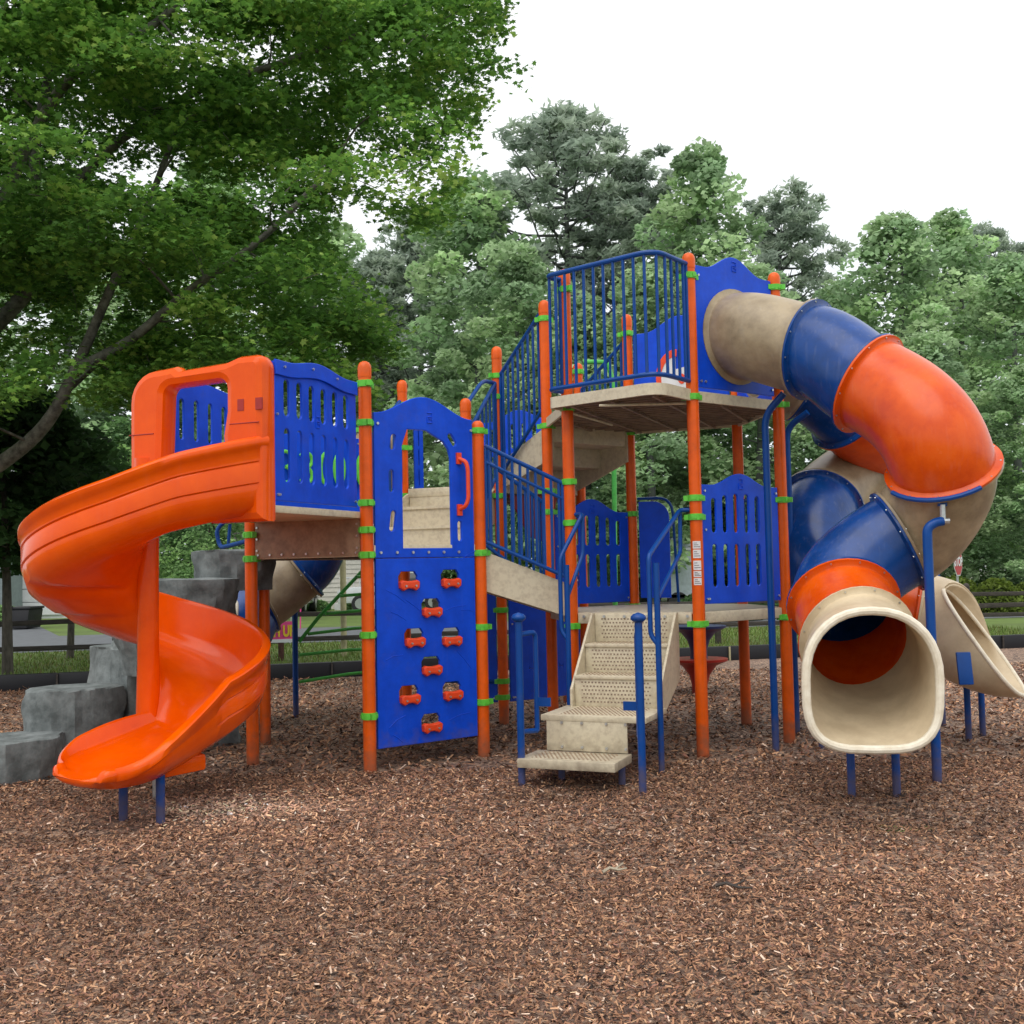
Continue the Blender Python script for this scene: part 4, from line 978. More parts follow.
# ------------------------------------------------------------ vehicles
def car(name, loc, rz, paint, label, L=4.4, W=1.78, Hh=1.45):
    t = tag(empty(name, loc, rz), label, 'car')
    mt = Matrix.Translation(loc) @ Matrix.Rotation(rz, 4, 'Z')
    def bb(mb, nm, mat, par=t, **kw):
        mb.v = [tuple(mt @ Vector(v)) for v in mb.v]; return build(mb, nm, mat, par, **kw)
    prof = [(-L/2, .35), (-L/2, .80), (-L/2+.1, .92), (-L*.22, .98), (L*.30, .96), (L/2-.1, .90), (L/2, .75), (L/2, .35)]
    m = MB(); m.rings([[(x, y, z) for x, z in prof] for y in (-W/2+.0, -W/2+.03, W/2-.03, W/2)]); body = bb(m, 'body', paint, bevel=.03)
    m = MB(); m.rings([[(-L*.24, y*1, .96), (L*.46, y*1, .94), (L*.36, y*.84, Hh), (-L*.06, y*.84, Hh)] for y in (-W/2+.05, W/2-.05)]); bb(m, 'cabin', 'glass', bevel=.03)
    m = MB(); m.box((L*.15, 0, Hh+.0), (L*.21, 0, 0), (0, W*.40, 0), (0, 0, .03)); bb(m, 'roof', paint, bevel=.02)
    for sx in (-1, 1):
        for sy in (-1, 1):
            m = MB(); m.tube([(sx*L*.31, sy*(W/2-.2), .33), (sx*L*.31, sy*(W/2+.01), .33)], .33, 20); wh = bb(m, 'wheel', 'dark', t)
            m = MB(); m.tube([(sx*L*.31, sy*(W/2+.0), .33), (sx*L*.31, sy*(W/2+.022), .33)], .2, 14); bb(m, 'rim', 'bolt', wh)
    for sy in (-1, 1):
        m = MB(); m.box((L/2, sy*(W/2-.18), .80), (.02, 0, 0), (0, .15, 0), (0, 0, .10)); bb(m, 'tail_light', 'redlamp', t)
        m = MB(); m.box((-L/2, sy*(W/2-.22), .74), (.02, 0, 0), (0, .17, 0), (0, 0, .08)); bb(m, 'headlight', 'white', t)
    return t
q = gnd(408, 609); car('parked_car', (at(398, 600, 42).x, 42, -.02), R(3), 'silver', 'silver car parked side-on in front of the pale house')
q = at(276, 600, 40); car('parked_car', (q.x, 40+2, -.02), R(-88), 'blackpaint', 'dark car seen from behind with red tail lights near the pink flag', Hh=1.65)
# ------------------------------------------------------------ houses
def house(name, label, x0, x1, Y, wall_h, mat, roofh=1.8, depth=8, rz=0, wins=(), door=None, trim='white'):
    t = tag(empty(name, ((x0+x1)/2, Y, 0)), label, 'house')
    m = MB(); m.box(((x0+x1)/2, Y+depth/2, wall_h/2-.1), ((x1-x0)/2, 0, 0), (0, depth/2, 0), (0, 0, wall_h/2+.1)); wl = build(m, 'wall', mat, t, smooth=False)
    sd = MB(); z = .3
    while z < wall_h-.1: sd.add([(x0, Y-.002, z), (x1, Y-.002, z), (x1, Y-.03, z-.0), (x0, Y-.03, z), (x0, Y-.004, z+.17), (x1, Y-.004, z+.17)], [(3, 2, 5, 4), (0, 1, 2, 3)]); z += .19
    build(sd, 'siding', mat, wl, smooth=False)
    r_ = MB(); o_ = .4; A_ = [(x0-o_, Y-o_, wall_h-.12), (x0-o_, Y+depth+o_, wall_h-.12), (x0-o_, Y+depth/2, wall_h+roofh)]
    r_.rings([A_, [(x1+o_, y, z) for _, y, z in A_]]); build(r_, 'roof', 'roof', t, smooth=False)
    for wx, wz0, ww, wh in wins:
        m = MB(); m.box((wx, Y-.05, wz0+wh/2), (ww/2+.12, 0, 0), (0, .02, 0), (0, 0, wh/2+.10)); f = build(m, 'window', trim, t, smooth=False)
        m = MB()
        for k in (-.5, .5): m.box((wx, Y-.075, wz0+wh/2+k*wh/2), (ww/2, 0, 0), (0, .008, 0), (0, 0, wh/4-.03))
        build(m, 'pane', 'glass', f, smooth=False)
        for sg in (-1, 1):
            m = MB(); m.box((wx+sg*(ww/2+.32), Y-.045, wz0+wh/2), (.19, 0, 0), (0, .015, 0), (0, 0, wh/2)); build(m, 'shutter', trim, f, smooth=False)
    return t
hx = lambda px, Y: at(px, 575, Y).x
h1 = house('house', 'pale sided house with a shuttered window behind the green climber', hx(235, 46), hx(398, 46), 46, 3.0, 'offwhite', wins=((hx(307, 46), 1.05, .95, 1.5), (hx(262, 46), 1.05, .95, 1.5)))
m = MB(); xx = hx(362, 46)
for k in range(6): m.tube([(xx-.6+k*.24, 44.4, .3), (xx-.6+k*.24, 44.4, 1.25)], .02, 6)
m.box((xx, 44.4, 1.27), (.7, 0, 0), (0, .04, 0), (0, 0, .03)); m.box((xx+.72, 44.4, 1.3), (.06, 0, 0), (0, .06, 0), (0, 0, 1.3)); m.box((xx, 45.1, .1), (.9, 0, 0), (0, .8, 0), (0, 0, .15)); build(m, 'porch', 'white', h1, smooth=False)
h2 = house('house', 'white garage at the left edge behind the dark bin', hx(11, 42), hx(70, 42), 42, 2.7, 'white', roofh=1.2)
m = MB(); m.box((hx(5, 41), 42, 1.2), (.25, 0, 0), (0, 1.5, 0), (0, 0, 1.3)); build(m, 'side_wall', 'teal', h2, smooth=False)
m = MB(); m.box((hx(-12, 41), 41.5, 1.2), (.42, 0, 0), (0, 1.5, 0), (0, 0, 1.3)); build(m, 'brick_wall', 'brick', h2, smooth=False)
gd = MB(); 
for k in range(4): gd.box((hx(40, 42), 41.93, .35+.5*k), (.95, 0, 0), (0, .02, 0), (0, 0, .235))
build(gd, 'garage_door', 'white', h2, smooth=False)
h3 = house('house', 'distant pale house among the trees behind the stop sign', hx(956, 62), hx(1020, 62), 62, 2.9, 'offwhite', roofh=1.6, wins=((hx(975, 62), .9, 1.1, 1.2), (hx(1000, 62), .9, 1.1, 1.2)))
h4 = house('house', 'grey sided house behind the rear gate of the lower deck', hx(600, 50), hx(661, 50), 50, 3.4, 'teal', roofh=1.4, wins=())
# bin, trailer
b = gnd(24, 628); m = MB(); m.rings([[(b.x+x, b.y+y, z) for x, y in ((-w_, -.5), (w_, -.5), (w_, .5), (-w_, .5))] for z, w_ in ((0, .30), (.58, .38))]); bn = build(m, 'bin', 'dark', None, bevel=.03); tag(bn, 'dark grey waste bin standing in front of the white garage', 'bin')
m = MB(); m.box((b.x, b.y, .62), (.41, 0, 0), (0, .53, 0), (0, 0, .035)); build(m, 'lid', 'dark', bn, bevel=.02); m = MB(); m.tube([(b.x-.3, b.y-.55, .66), (b.x-.1, b.y-.55, .66)], .03, 8); build(m, 'handle', 'dark', bn)
tr = tag(empty('box_trailer', (at(680, 600, 36).x, 36, 0)), 'white box trailer parked beyond the rear gate of the structure', 'trailer')
xa, xb = at(664, 600, 36).x, at(712, 600, 36).x
m = MB(); m.rings([[(x, y, .45), (x, y, 2.0 if x == xa else 2.05), (x, y+.2, 2.35 if x == xa else 2.55), (x, 38.2, 2.5), (x, 38.2, .45)] for x in (xa, xb) for y in (36,)]); build(m, 'body', surf('white trailer paint', (.50, .57, .62), .4), tr, bevel=.05)
m = MB(); m.box(((xa+xb)/2, 35.97, 2.02), ((xb-xa)/2, 0, 0), (0, .02, 0), (0, 0, .03)); m.box(((xa+xb)/2, 35.97, .48), ((xb-xa)/2, 0, 0), (0, .02, 0), (0, 0, .05)); build(m, 'trim', 'bolt', tr, smooth=False)
for k in (.3, .7):
    m = MB(); xw = xa+(xb-xa)*k; m.tube([(xw, 35.95, .3), (xw, 36.2, .3)], .32, 16); build(m, 'wheel', 'dark', tr)
# stop sign
q = at(958, 562, 27); ang = R(52); u = Vector((math.cos(ang), math.sin(ang), 0)); n = Vector((math.sin(ang), -math.cos(ang), 0))
ssg = tag(empty('stop_sign', (q.x, q.y, 0)), 'red and white stop sign on a metal post above the round bushes', 'road sign')
rs = .37; oc = [(rs*math.cos(R(22.5+45*i)), rs*math.sin(R(22.5+45*i))) for i in range(8)]
fb = flat('sign_plate', 'white', oc, [], q, u, n, ssg, .006, .001)
flat('sign_face', 'signred', [(x*.92, y*.92) for x, y in oc], [], q+n*.006, u, n, fb, .004, .0005)
text('lettering', 'STOP', 'white', .30, q+n*.012, u, n, fb, .002, .012, .92)
m = MB(); m.tube([flatz(q, -.1)-n*.03, q-n*.03+Z*.1], .03, 8); build(m, 'sign_post', 'bolt', ssg)
# stacked pod seats behind the stair
b = gnd(700, 694); b.z = 0
pd = MB(); pd.lathe((b.x, b.y, 0), [(.09, -.05), (.09, .10), (.12, .22), (.20, .33), (.33, .385), (.335, .41), (.05, .41)], 28); pod = build(pd, 'pod_climber', 'redmetal', None); tag(pod, 'free standing pod climber with a red cup below a navy cup behind the cream stairs', 'pod climber')
pd = MB(); pd.lathe((b.x, b.y, .40), [(.10, 0.012), (.10, .12), (.13, .22), (.20, .31), (.32, .365), (.325, .39), (.05, .39)], 28); build(pd, 'upper_cup', 'navy', pod)
pd = MB(); pd.tube([(b.x, b.y, .78), (b.x, b.y, 1.15)], .05, 12); build(pd, 'pole', 'redmetal', pod)
# sticks and a fallen leaf on the mulch
for i, (px, py, L, ang, lb, mt_) in enumerate(((716, 898, .17, -.5, 'short dark twig lying on the mulch right of centre', 'wooddark'), (603, 884, .12, .2, 'small pale stick on the mulch in front of the cream stairs', 'tan'))):
    q = gnd(px, py); d = dv(math.degrees(ang)); m = MB(); m.tube([q+Z*.055, q+d*L*.3+Z*.07+Vector((0, .01, 0)), q+d*L*.65+Z*.06, q+d*L+Z*.065], [.009, .008, .006, .004], 6)
    o = build(m, 'twig', mt_, None); tag(o, lb, 'twig')
    m = MB(); m.tube([q+d*L*.5+Z*.065, q+d*L*.7+Vector((.02, .04, .08))], .005, 5); build(m, 'side_twig', mt_, o)
# ------------------------------------------------------------ foliage
LEAF5 = np.array([(0, -.5), (.16, -.32), (.5, -.28), (.30, .0), (.42, .28), (.15, .18), (0, .55), (-.15, .18), (-.42, .28), (-.30, .0), (-.5, -.28), (-.16, -.32)])
LEAF3 = np.array([(0, -.5), (.33, -.22), (.5, .12), (.14, .16), (0, .55), (-.14, .16), (-.5, .12), (-.33, -.22)])
DIA = np.array([(0, -.5), (.4, -.08), (.0, .5), (-.4, .08)])
def leaves(cen, size, C, shape=LEAF3, flat_=.35, bend=.25, aspect=1.0, rng=RNG):
    n = len(cen); 
    nr = rng.normal(0, flat_, (n, 3)); nr[:, 2] = 1; nr /= np.linalg.norm(nr, axis=1)[:, None]
    a = rng.uniform(0, 2*np.pi, n); t = np.stack([np.cos(a), np.sin(a), np.zeros(n)], 1); t -= nr*(t*nr).sum(1)[:, None]; t /= np.linalg.norm(t, axis=1)[:, None]
    s = np.cross(nr, t); sz = size*rng.uniform(.6, 1.25, n)
    V = np.zeros((n, len(shape), 3))
    for i, (x, y) in enumerate(shape):
        V[:, i] = cen+s*(x*aspect*sz)[:, None]+t*(y*sz)[:, None]-nr*((abs(x)*bend+max(y, 0)*bend)*sz)[:, None]
    return V.reshape(-1, 3), C
def inpoly(px, py, poly):
    c = np.zeros(len(px), bool); n = len(poly); j = n-1
    for i in range(n):
        xi, yi = poly[i]; xj, yj = poly[j]
        if yi != yj:
            k = ((yi > py) != (yj > py)) & (px < (xj-xi)*(py-yi)/(yj-yi)+xi); c ^= k
        j = i
    return c
def branches(mb, nodes, tips, rad_tip=.012, k=.42, sag=.3, up=.0, maxr=.09):
    nodes = [(Vector(p), r) for p, r in nodes]
    NP = np.array([p for p, _ in nodes]); NRr = [r for _, r in nodes]
    order = sorted(range(len(tips)), key=lambda i: np.min(np.linalg.norm(NP-np.array(tips[i]), axis=1)))
    for i in order:
        t = np.array(tips[i]); d = np.linalg.norm(NP-t, axis=1)+ .35*np.maximum(0, NP[:, 2]-t[2]+.2); j = int(np.argmin(d)); a = Vector(NP[j]); b_ = Vector(t); L = (b_-a).length
        if L < .15: continue
        mid = a.lerp(b_, .5)+Vector((random.gauss(0, .07), random.gauss(0, .07), random.gauss(.04, .07)))*L
        r0 = min(NRr[j]*.7, rad_tip+.011*L, maxr)
        pts = bez([a, mid, b_], 3); mb.tube(pts, [r0+(rad_tip*.5-r0)*q/(len(pts)-1) for q in range(len(pts))], 5, cap=False)
        for q in pts[1:]:
            NP = np.vstack([NP, np.array(q)]); NRr.append(r0*.75)
def near_tree():
    t = tag(empty('maple_tree', (-9.6, 15.2, 0)), 'big leafy maple overhanging from the left with spreading grey limbs', 'tree')
    poly = [(-700, -400), (575, -400), (560, -30), (545, 25), (520, 90), (497, 62), (470, 160), (452, 222), (415, 236), (400, 215), (372, 205), (335, 195), (327, 248), (372, 285), (408, 350), (395, 405), (345, 418), (285, 392), (200, 392), (120, 405), (40, 395), (-60, 430), (-700, 440)]
    poly_c = [(x, y) for x, y in poly]
    n = 6000; P_ = np.stack([RNG.uniform(-12, 1.5, n), RNG.uniform(10.8, 19, n), RNG.uniform(2.2, 13.5, n)], 1)
    c = np.array([-6.3, 15, 6.5]); e = ((P_-c)/np.array([7.6, 3.4, 6.6])); m = (e**2).sum(1) < 1.0; P_ = P_[m]
    px, py = proj_np(P_); m = inpoly(px, py, poly); P_ = P_[m]; px, py = px[m], py[m]
    # keep sprays in loose tiers so gaps remain
    nzv = np.array([mnoise.noise(Vector((p[0]*.55, p[1]*.55, p[2]*1.0))) for p in P_]); P_ = P_[nzv > -.06]
    # distance to polygon edge so the sprays do not overshoot
    P_ = P_[:820]
    trunk = MB(); nodes = []
    def limb(pts, r0, r1, n_=10):
        q = bez(pts, 5); rs = [r0+(r1-r0)*i/(len(q)-1) for i in range(len(q))]; trunk.tube(q, rs, 12)
        for p, r in zip(q, rs): nodes.append((p, r))
    T0 = Vector((-9.6, 15.2, 0)); 
    limb([T0-Z*.2, T0+Vector((.05, 0, 1.3)), T0+Vector((.3, 0, 2.6)), T0+Vector((.3, .2, 4.5)), T0+Vector((.8, .3, 7)), T0+Vector((1.2, .2, 10))], .34, .08)
    a = T0+Vector((.15, 0, 1.6))
    limb([a, at(-60, 500, 14.8), at(0, 464, 14.4), at(45, 425, 14.2), at(75, 370, 14.0), at(110, 290, 13.8), at(150, 200, 13.8), at(190, 90, 14)], .125, .03)
    limb([at(75, 370, 14.0), at(130, 340, 13.6), at(190, 290, 13.2), at(260, 240, 13), at(330, 170, 13)], .07, .03)
    limb([at(60, 395, 14.1), at(120, 345, 14.4), at(180, 325, 14.8), at(250, 300, 15.2), at(330, 310, 15)], .06, .02)
    limb([T0+Vector((.3, .1, 3.2)), at(20, 300, 15.5), at(38, 240, 15.3), at(35, 150, 15.2), at(60, 20, 15)], .13, .05)
    limb([at(20, 300, 15.5), at(80, 180, 15), at(180, 100, 14.6), at(290, 60, 14.2), at(400, 20, 14)], .08, .03)
    limb([at(-20, 250, 14), at(60, 90, 13.2), at(160, 20, 12.8), at(240, -60, 12.4)], .08, .03)
    br = MB(); branches(br, nodes, [tuple(p) for p in P_[:700]], .010, maxr=.05)
    trunk.add(br.v, br.f); build(trunk, 'trunk', 'barklichen', t, angle=80)
    # leaves: flat drooping sprays
    cen = []; col = []
    pal = np.array([[.13, .29, .055], [.18, .37, .07], [.27, .47, .09], [.10, .22, .05], [.42, .60, .15]])
    for p in P_:
        k = 350; r = RNG.uniform(.35, .85); a = RNG.uniform(0, 2*np.pi, k); rr = r*np.sqrt(RNG.random(k))
        tilt = RNG.normal(0, .18, 2); q = np.stack([np.cos(a)*rr, np.sin(a)*rr, np.zeros(k)], 1)
        q[:, 2] = tilt[0]*q[:, 0]+tilt[1]*q[:, 1]-.22*(rr/r)**2*r+RNG.normal(0, .085, k); cen.append(p+q)
        w = np.array([.27, .33, .16, .2, .04]); 
        if RNG.random() < .22: w = np.array([.1, .25, .4, .02, .23])
        if RNG.random() < .25: w = np.array([.35, .15, .03, .47, 0])
        col.append(pal[RNG.choice(5, k, p=w/w.sum())]*RNG.uniform(.8, 1.2, (k, 1)))
    cen = np.concatenate(cen); col = np.concatenate(col)
    px, py = proj_np(cen); m = inpoly(px+RNG.normal(0, 9, len(px)), py+RNG.normal(0, 9, len(py)), poly); m &= (px > -260) & (py > -220)
    lx = np.array([-60, 0, 45, 75, 110]); ly = np.array([500, 464, 425, 370, 290])
    dl = np.min(np.stack([np.hypot(px-np.interp(q, [0, 1, 2, 3, 4], lx), py-np.interp(q, [0, 1, 2, 3, 4], ly)) for q in np.linspace(0, 4, 25)]), 0)
    m &= (dl > 20) | (RNG.random(len(px)) < .25)
    cen, col = cen[m], col[m]
    V, C = leaves(cen, .092, col, LEAF5, flat_=.45, bend=.3)
    link('crown', mesh_np('crown', V, 12, C), 'leaf', t, False)
near_tree()
def crown_mesh(kind, seed, height=18, width=7, leaf=.33, pal=None, dens=1.0, low=.12):
    rng = np.random.default_rng(seed); rnd = random.Random(seed); random.seed(seed)
    tips = []; trunk = MB(); nodes = []
    H_ = height
    lean = Vector((rnd.uniform(-.4, .4), rnd.uniform(-.4, .4), 0))
    tp = bez([Vector((0, 0, -.2)), lean*.3+Z*H_*.35, lean+Z*H_*.7, lean*1.2+Z*H_*.95], 6)
    r0 = .0125*H_+.05; rs = [r0*(1-.88*i/(len(tp)-1)) for i in range(len(tp))]; trunk.tube(tp, rs, 10)
    for p, r in zip(tp, rs): nodes.append((p, r))
    C_ = []; cen = []
    if kind == 'round':
        n = int(78*dens)
        for i in range(n):
            t = low+(1-low)*((i+.5)/n); prof = math.sin(math.pi*min(1, ((t-low)/(1-low))**.75*.93+.07))**.55 if t < 1 else .2
            a = i*2.399+rnd.uniform(-.4, .4); rr = width/2*prof*rnd.uniform(.35, 1.05)
            p = Vector((math.cos(a)*rr, math.sin(a)*rr, H_*t*.97)); tips.append(p)
        ir = [nn for nn in nodes if nn[0].z > H_*low*.6]
        branches(trunk, ir, [tuple(p) for p in tips], .03, maxr=.12)
        for p in tips:
            k = int(rng.uniform(110, 200)); r = rng.uniform(.65, 1.25)*width/7
            q = rng.normal(0, 1, (k, 3)); q /= np.linalg.norm(q, axis=1)[:, None]; q *= (r*rng.uniform(.45, 1.0, k)**.6)[:, None]; q[:, 2] = q[:, 2]*.62
            cen.append(np.array(p)+q); base = np.array(pal[rng.integers(0, len(pal))]); C_.append(base*rng.uniform(.7, 1.3, (k, 1))*rng.uniform(.75, 1.2))
        cen = np.concatenate(cen); C_ = np.concatenate(C_)
        V, C = leaves(cen, leaf, C_, DIA, .7, .3, 1.1, rng); return mesh_np('crown', V, 4, C), trunk
    if kind == 'pine':
        n = int(46*dens)
        for i in range(n):
            t = low+(1-low)*((i+.5)/n)**.9; pr_ = (math.sin(math.pi*(.12+.83*(t-low)/(1-low))))**.7
            a = i*2.399+rnd.uniform(-.5, .5); rr = width/2*pr_*rnd.uniform(.4, 1.1)
            b0 = lean*t+Z*H_*(t-.05); p = Vector((math.cos(a)*rr, math.sin(a)*rr, H_*t+rr*.15)); pts = bez([b0, b0.lerp(p, .5)-Z*.15*rr, p], 4)
            trunk.tube(pts, [.07-.05*q/(len(pts)-1) for q in range(len(pts))], 5, cap=False)
            m_ = rnd.randint(3, 5)
            for j in range(m_):
                c = pts[-1].lerp(pts[len(pts)//2], j/m_*.9)+Vector((rnd.gauss(0, .45), rnd.gauss(0, .45), rnd.gauss(.15, .25)))
                k = int(rng.uniform(60, 95)); r = rng.uniform(.4, .75)
                q = rng.normal(0, 1, (k, 3)); q /= np.linalg.norm(q, axis=1)[:, None]; q *= (r*rng.uniform(.2, 1.0, k))[:, None]; q[:, 2] *= .55
                cen.append(np.array(c)+q); base = np.array(pal[rng.integers(0, len(pal))]); C_.append(base*rng.uniform(.7, 1.25, (k, 1)))
        cen = np.concatenate(cen); C_ = np.concatenate(C_)
        V, C = leaves(cen, leaf*1.25, C_, DIA, 1.2, .2, .38, rng); return mesh_np('crown', V, 4, C), trunk
PALS = dict(far=[(.36, .52, .29), (.42, .58, .32), (.31, .45, .26), (.47, .64, .34)],  # far leaf colours paled, distance haze painted into them
            pine=[(.40, .49, .39), (.46, .55, .43), (.35, .43, .35)],  # needles paled and greyed likewise to suggest haze
            mid=[(.20, .35, .14), (.26, .43, .17), (.16, .29, .13), (.32, .50, .19)],
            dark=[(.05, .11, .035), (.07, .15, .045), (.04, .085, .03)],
            bush=[(.14, .20, .03), (.18, .25, .045), (.11, .16, .03)])
VAR = {}
def variant(key, *a, **k):
    me, tr_ = crown_mesh(*a, **k)
    me.materials.append(M['farleaf'])
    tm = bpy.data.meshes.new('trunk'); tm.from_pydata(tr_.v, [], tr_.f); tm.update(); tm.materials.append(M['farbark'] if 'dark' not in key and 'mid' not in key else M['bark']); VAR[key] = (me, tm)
variant('far1', 'round', 31, 18, 7, .30, PALS['far'], 1.25); variant('far2', 'round', 32, 18, 7.5, .30, PALS['far'], 1.35); variant('far3', 'round', 33, 18, 6.2, .28, PALS['far'], 1.15)
variant('pine1', 'pine', 41, 20, 8.5, .34, PALS['pine'], 1.5, low=.45); variant('pine2', 'pine', 42, 20, 7.5, .34, PALS['pine'], 1.4, low=.4)
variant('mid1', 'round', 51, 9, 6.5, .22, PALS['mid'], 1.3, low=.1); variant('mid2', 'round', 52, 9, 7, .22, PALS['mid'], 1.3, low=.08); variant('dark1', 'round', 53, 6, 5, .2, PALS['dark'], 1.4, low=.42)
random.seed(99)
def tree(key, px, py, Y, label, wsc=1.0, group='trees beyond the playground', name=None, hbase=18):
    me, tm = VAR[key]; hb = 20 if 'pine' in key else 18 if 'far' in key else 9 if 'mid' in key else 6
    q = at(px, py, Y); sc_ = q.z/(hb*1.0)
    foot = at(px, 575, Y)
    nm = name or ('pine_tree' if 'pine' in key else 'broadleaf_tree')
    t = tag(empty(nm, (foot.x, Y, -.03), random.uniform(0, 6.28)), label, 'tree', group)
    t.scale = (sc_*wsc, sc_*wsc, sc_)
    for nm2, m_ in (('trunk', tm), ('crown', me)):
        o = bpy.data.objects.new(nm2, m_); COL.objects.link(o); o.parent = t
    return t
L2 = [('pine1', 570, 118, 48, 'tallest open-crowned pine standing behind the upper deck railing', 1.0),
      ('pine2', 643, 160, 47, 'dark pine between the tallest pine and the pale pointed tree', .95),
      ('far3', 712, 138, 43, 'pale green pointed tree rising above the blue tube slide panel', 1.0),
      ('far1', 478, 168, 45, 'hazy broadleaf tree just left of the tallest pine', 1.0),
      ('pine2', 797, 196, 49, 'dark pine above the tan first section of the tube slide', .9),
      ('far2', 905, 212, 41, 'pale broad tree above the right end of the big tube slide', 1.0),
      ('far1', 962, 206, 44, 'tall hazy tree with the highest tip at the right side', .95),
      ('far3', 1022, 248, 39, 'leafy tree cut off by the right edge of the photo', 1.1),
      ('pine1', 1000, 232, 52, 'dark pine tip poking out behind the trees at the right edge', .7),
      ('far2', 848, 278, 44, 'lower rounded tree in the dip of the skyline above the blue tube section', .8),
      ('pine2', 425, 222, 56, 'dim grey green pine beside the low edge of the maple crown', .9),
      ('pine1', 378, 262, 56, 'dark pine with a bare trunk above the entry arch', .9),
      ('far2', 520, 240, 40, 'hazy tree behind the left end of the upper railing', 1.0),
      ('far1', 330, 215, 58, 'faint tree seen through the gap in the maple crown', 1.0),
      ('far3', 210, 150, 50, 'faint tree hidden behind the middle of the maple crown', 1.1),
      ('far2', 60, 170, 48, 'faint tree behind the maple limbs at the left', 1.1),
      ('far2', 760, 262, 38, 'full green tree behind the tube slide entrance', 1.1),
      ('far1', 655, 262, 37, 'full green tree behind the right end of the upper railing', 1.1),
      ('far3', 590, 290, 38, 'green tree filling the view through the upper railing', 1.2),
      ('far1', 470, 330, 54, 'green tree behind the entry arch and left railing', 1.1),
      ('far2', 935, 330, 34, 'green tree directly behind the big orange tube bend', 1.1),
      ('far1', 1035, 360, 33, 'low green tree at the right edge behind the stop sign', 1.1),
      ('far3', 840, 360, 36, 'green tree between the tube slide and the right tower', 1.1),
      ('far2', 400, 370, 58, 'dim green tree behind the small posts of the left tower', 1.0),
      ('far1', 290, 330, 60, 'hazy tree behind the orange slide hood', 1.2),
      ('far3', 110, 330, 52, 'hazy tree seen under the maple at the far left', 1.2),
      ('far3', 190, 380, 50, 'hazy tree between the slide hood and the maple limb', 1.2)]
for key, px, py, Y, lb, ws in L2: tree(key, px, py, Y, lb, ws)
M2 = [('mid1', 130, 420, 46, 'bushy green tree behind the top of the spiral slide', 1.0), ('mid2', 205, 470, 36, 'bushy green tree behind the grey rock steps', 1.0),
      ('mid2', 520, 470, 40, 'low green tree behind the stair between the towers', 1.2), ('mid1', 600, 455, 54, 'low green tree behind the left blue panel of the lower deck', 1.2),
      ('mid2', 670, 440, 46, 'low dense tree above the white trailer', 1.2), ('mid1', 752, 450, 42, 'low dense tree behind the slotted blue panel', 1.2),
      ('mid2', 800, 470, 40, 'low dense tree behind the two thin blue support poles', 1.2), ('mid1', 870, 480, 33, 'low dense tree behind the rear tube slide', 1.2),
      ('mid1', 455, 480, 54, 'low dense tree seen through the entry arch', 1.2), ('mid2', 1010, 470, 36, 'low tree with dark trunk behind the round bushes', 1.1),
      ('mid2', 930, 500, 38, 'low tree behind the stop sign', 1.0), ('mid1', 60, 440, 50, 'green tree at the left beyond the dark shaded tree', 1.2)]
for key, px, py, Y, lb, ws in M2: tree(key, px, py, Y, lb, ws)
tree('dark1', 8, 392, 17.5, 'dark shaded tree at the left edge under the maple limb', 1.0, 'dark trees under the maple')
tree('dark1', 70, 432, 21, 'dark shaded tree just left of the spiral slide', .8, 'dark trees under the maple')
# round bushes
def bush(px, py, Y, r, label, pal='bush', name='round_bush'):
    rng = np.random.default_rng(int(px)); k = 2600; q = rng.normal(0, 1, (k, 3)); q /= np.linalg.norm(q, axis=1)[:, None]; q[:, 2] = np.abs(q[:, 2]); q *= rng.uniform(.78, 1.02, (k, 1))
    top = at(px, py, Y); c = np.array([top.x, Y, 0]); q = q*np.array([r, r, top.z]); pl = np.array(PALS[pal]); C = pl[rng.integers(0, len(pl), k)]*rng.uniform(.7, 1.3, (k, 1))
    V, C = leaves(c+q, .12, C, DIA, .9, .3, 1, rng); 
    t = tag(empty(name, (top.x, Y, 0)), label, 'bush', 'bushes'); link('foliage', mesh_np('foliage', V, 4, C), 'farleaf', t, False)
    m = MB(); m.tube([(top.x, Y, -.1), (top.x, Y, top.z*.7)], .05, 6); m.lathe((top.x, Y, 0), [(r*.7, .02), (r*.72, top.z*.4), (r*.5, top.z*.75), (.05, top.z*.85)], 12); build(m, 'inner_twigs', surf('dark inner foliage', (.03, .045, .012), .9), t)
bush(930, 580, 30, .42, 'small yellow green bush left of the stop sign post'); bush(955, 576, 31, .80, 'clipped yellow green bush behind the stop sign'); bush(996, 578, 29.5, .68, 'widest clipped round bush right of the stop sign')
bush(1024, 582, 31, .35, 'small pale bush at the right edge'); bush(349, 592, 44.5, .35, 'dark shrub in front of the pale house', 'mid'); bush(2, 605, 36, .9, 'dark green shrub at the left edge beside the bin', 'mid')
bush(318, 600, 44.5, .5, 'tiny shrub under the house window', 'mid'); bush(715, 590, 30, 1.3, 'dark hedge clump behind the slotted blue panel', 'dark'); bush(760, 592, 31, 1.2, 'dark hedge clump right of the slotted blue panel', 'dark')
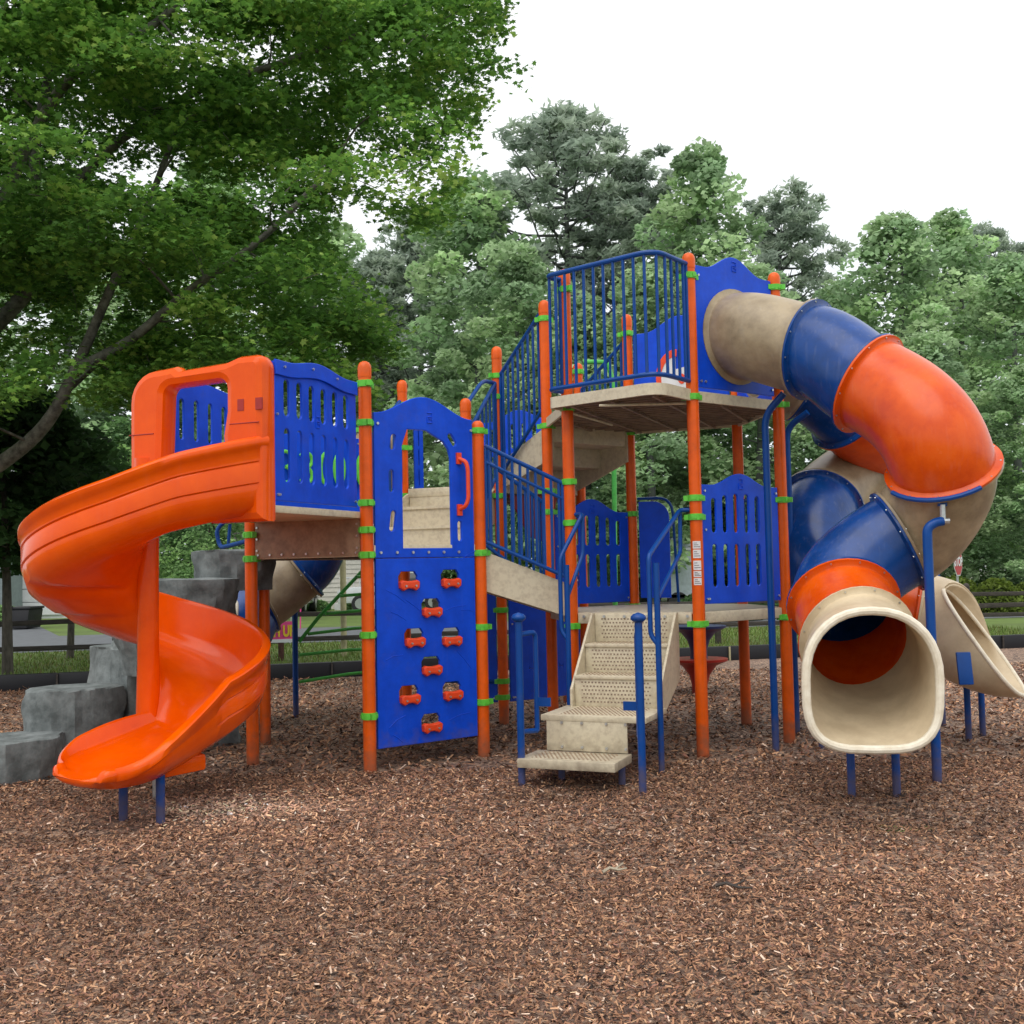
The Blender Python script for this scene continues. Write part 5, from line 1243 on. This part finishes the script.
# ------------------------------------------------------------ light
wd = bpy.data.worlds.new('World'); SC.world = wd; wd.use_nodes = True; N, L = wd.node_tree.nodes, wd.node_tree.links
bg = N['Background']; sky = N.new('ShaderNodeTexSky'); sky.sky_type = 'NISHITA'; sky.sun_disc = False; SUN_EL, SUN_ROT = R(62), R(200)
sky.sun_elevation = SUN_EL; sky.sun_rotation = SUN_ROT; sky.dust_density = 4; sky.air_density = 1.5
tc = N.new('ShaderNodeTexCoord'); sx = N.new('ShaderNodeSeparateXYZ'); L.new(tc.outputs['Generated'], sx.inputs[0])
ov = N.new('ShaderNodeValToRGB'); e = ov.color_ramp.elements; e[0].position = 0; e[0].color = (.76, .82, .86, 1); e[1].position = .5; e[1].color = (1, 1, 1, 1); L.new(sx.outputs['Z'], ov.inputs[0])
nz = N.new('ShaderNodeTexNoise'); nz.inputs['Scale'].default_value = 1.5; nz.inputs['Detail'].default_value = 4; L.new(tc.outputs['Generated'], nz.inputs['Vector'])
mr = N.new('ShaderNodeMapRange'); mr.inputs[3].default_value = 9.6; mr.inputs[4].default_value = 11.2; L.new(nz.outputs['Fac'], mr.inputs[0])
vm = N.new('ShaderNodeVectorMath'); vm.operation = 'SCALE'; L.new(ov.outputs[0], vm.inputs[0]); L.new(mr.outputs[0], vm.inputs['Scale'])
mx = N.new('ShaderNodeMixRGB'); mx.inputs[0].default_value = .9; L.new(sky.outputs[0], mx.inputs[1]); L.new(vm.outputs[0], mx.inputs[2])
L.new(mx.outputs[0], bg.inputs['Color']); bg.inputs['Strength'].default_value = .124
sd = bpy.data.lights.new('sun', 'SUN'); sd.energy = 1.5; sd.angle = R(55); sd.color = (1, .96, .9); so = bpy.data.objects.new('sun', sd); COL.objects.link(so)
so.rotation_euler = (R(90)-SUN_EL, 0, R(180)-SUN_ROT)
SC.view_settings.view_transform = 'Standard'; SC.view_settings.look = 'None'; SC.view_settings.exposure = 0
SC.render.engine = 'CYCLES'; SC.cycles.use_denoising = True; SC.cycles.max_bounces = 6; SC.cycles.diffuse_bounces = 3; SC.cycles.transmission_bounces = 2
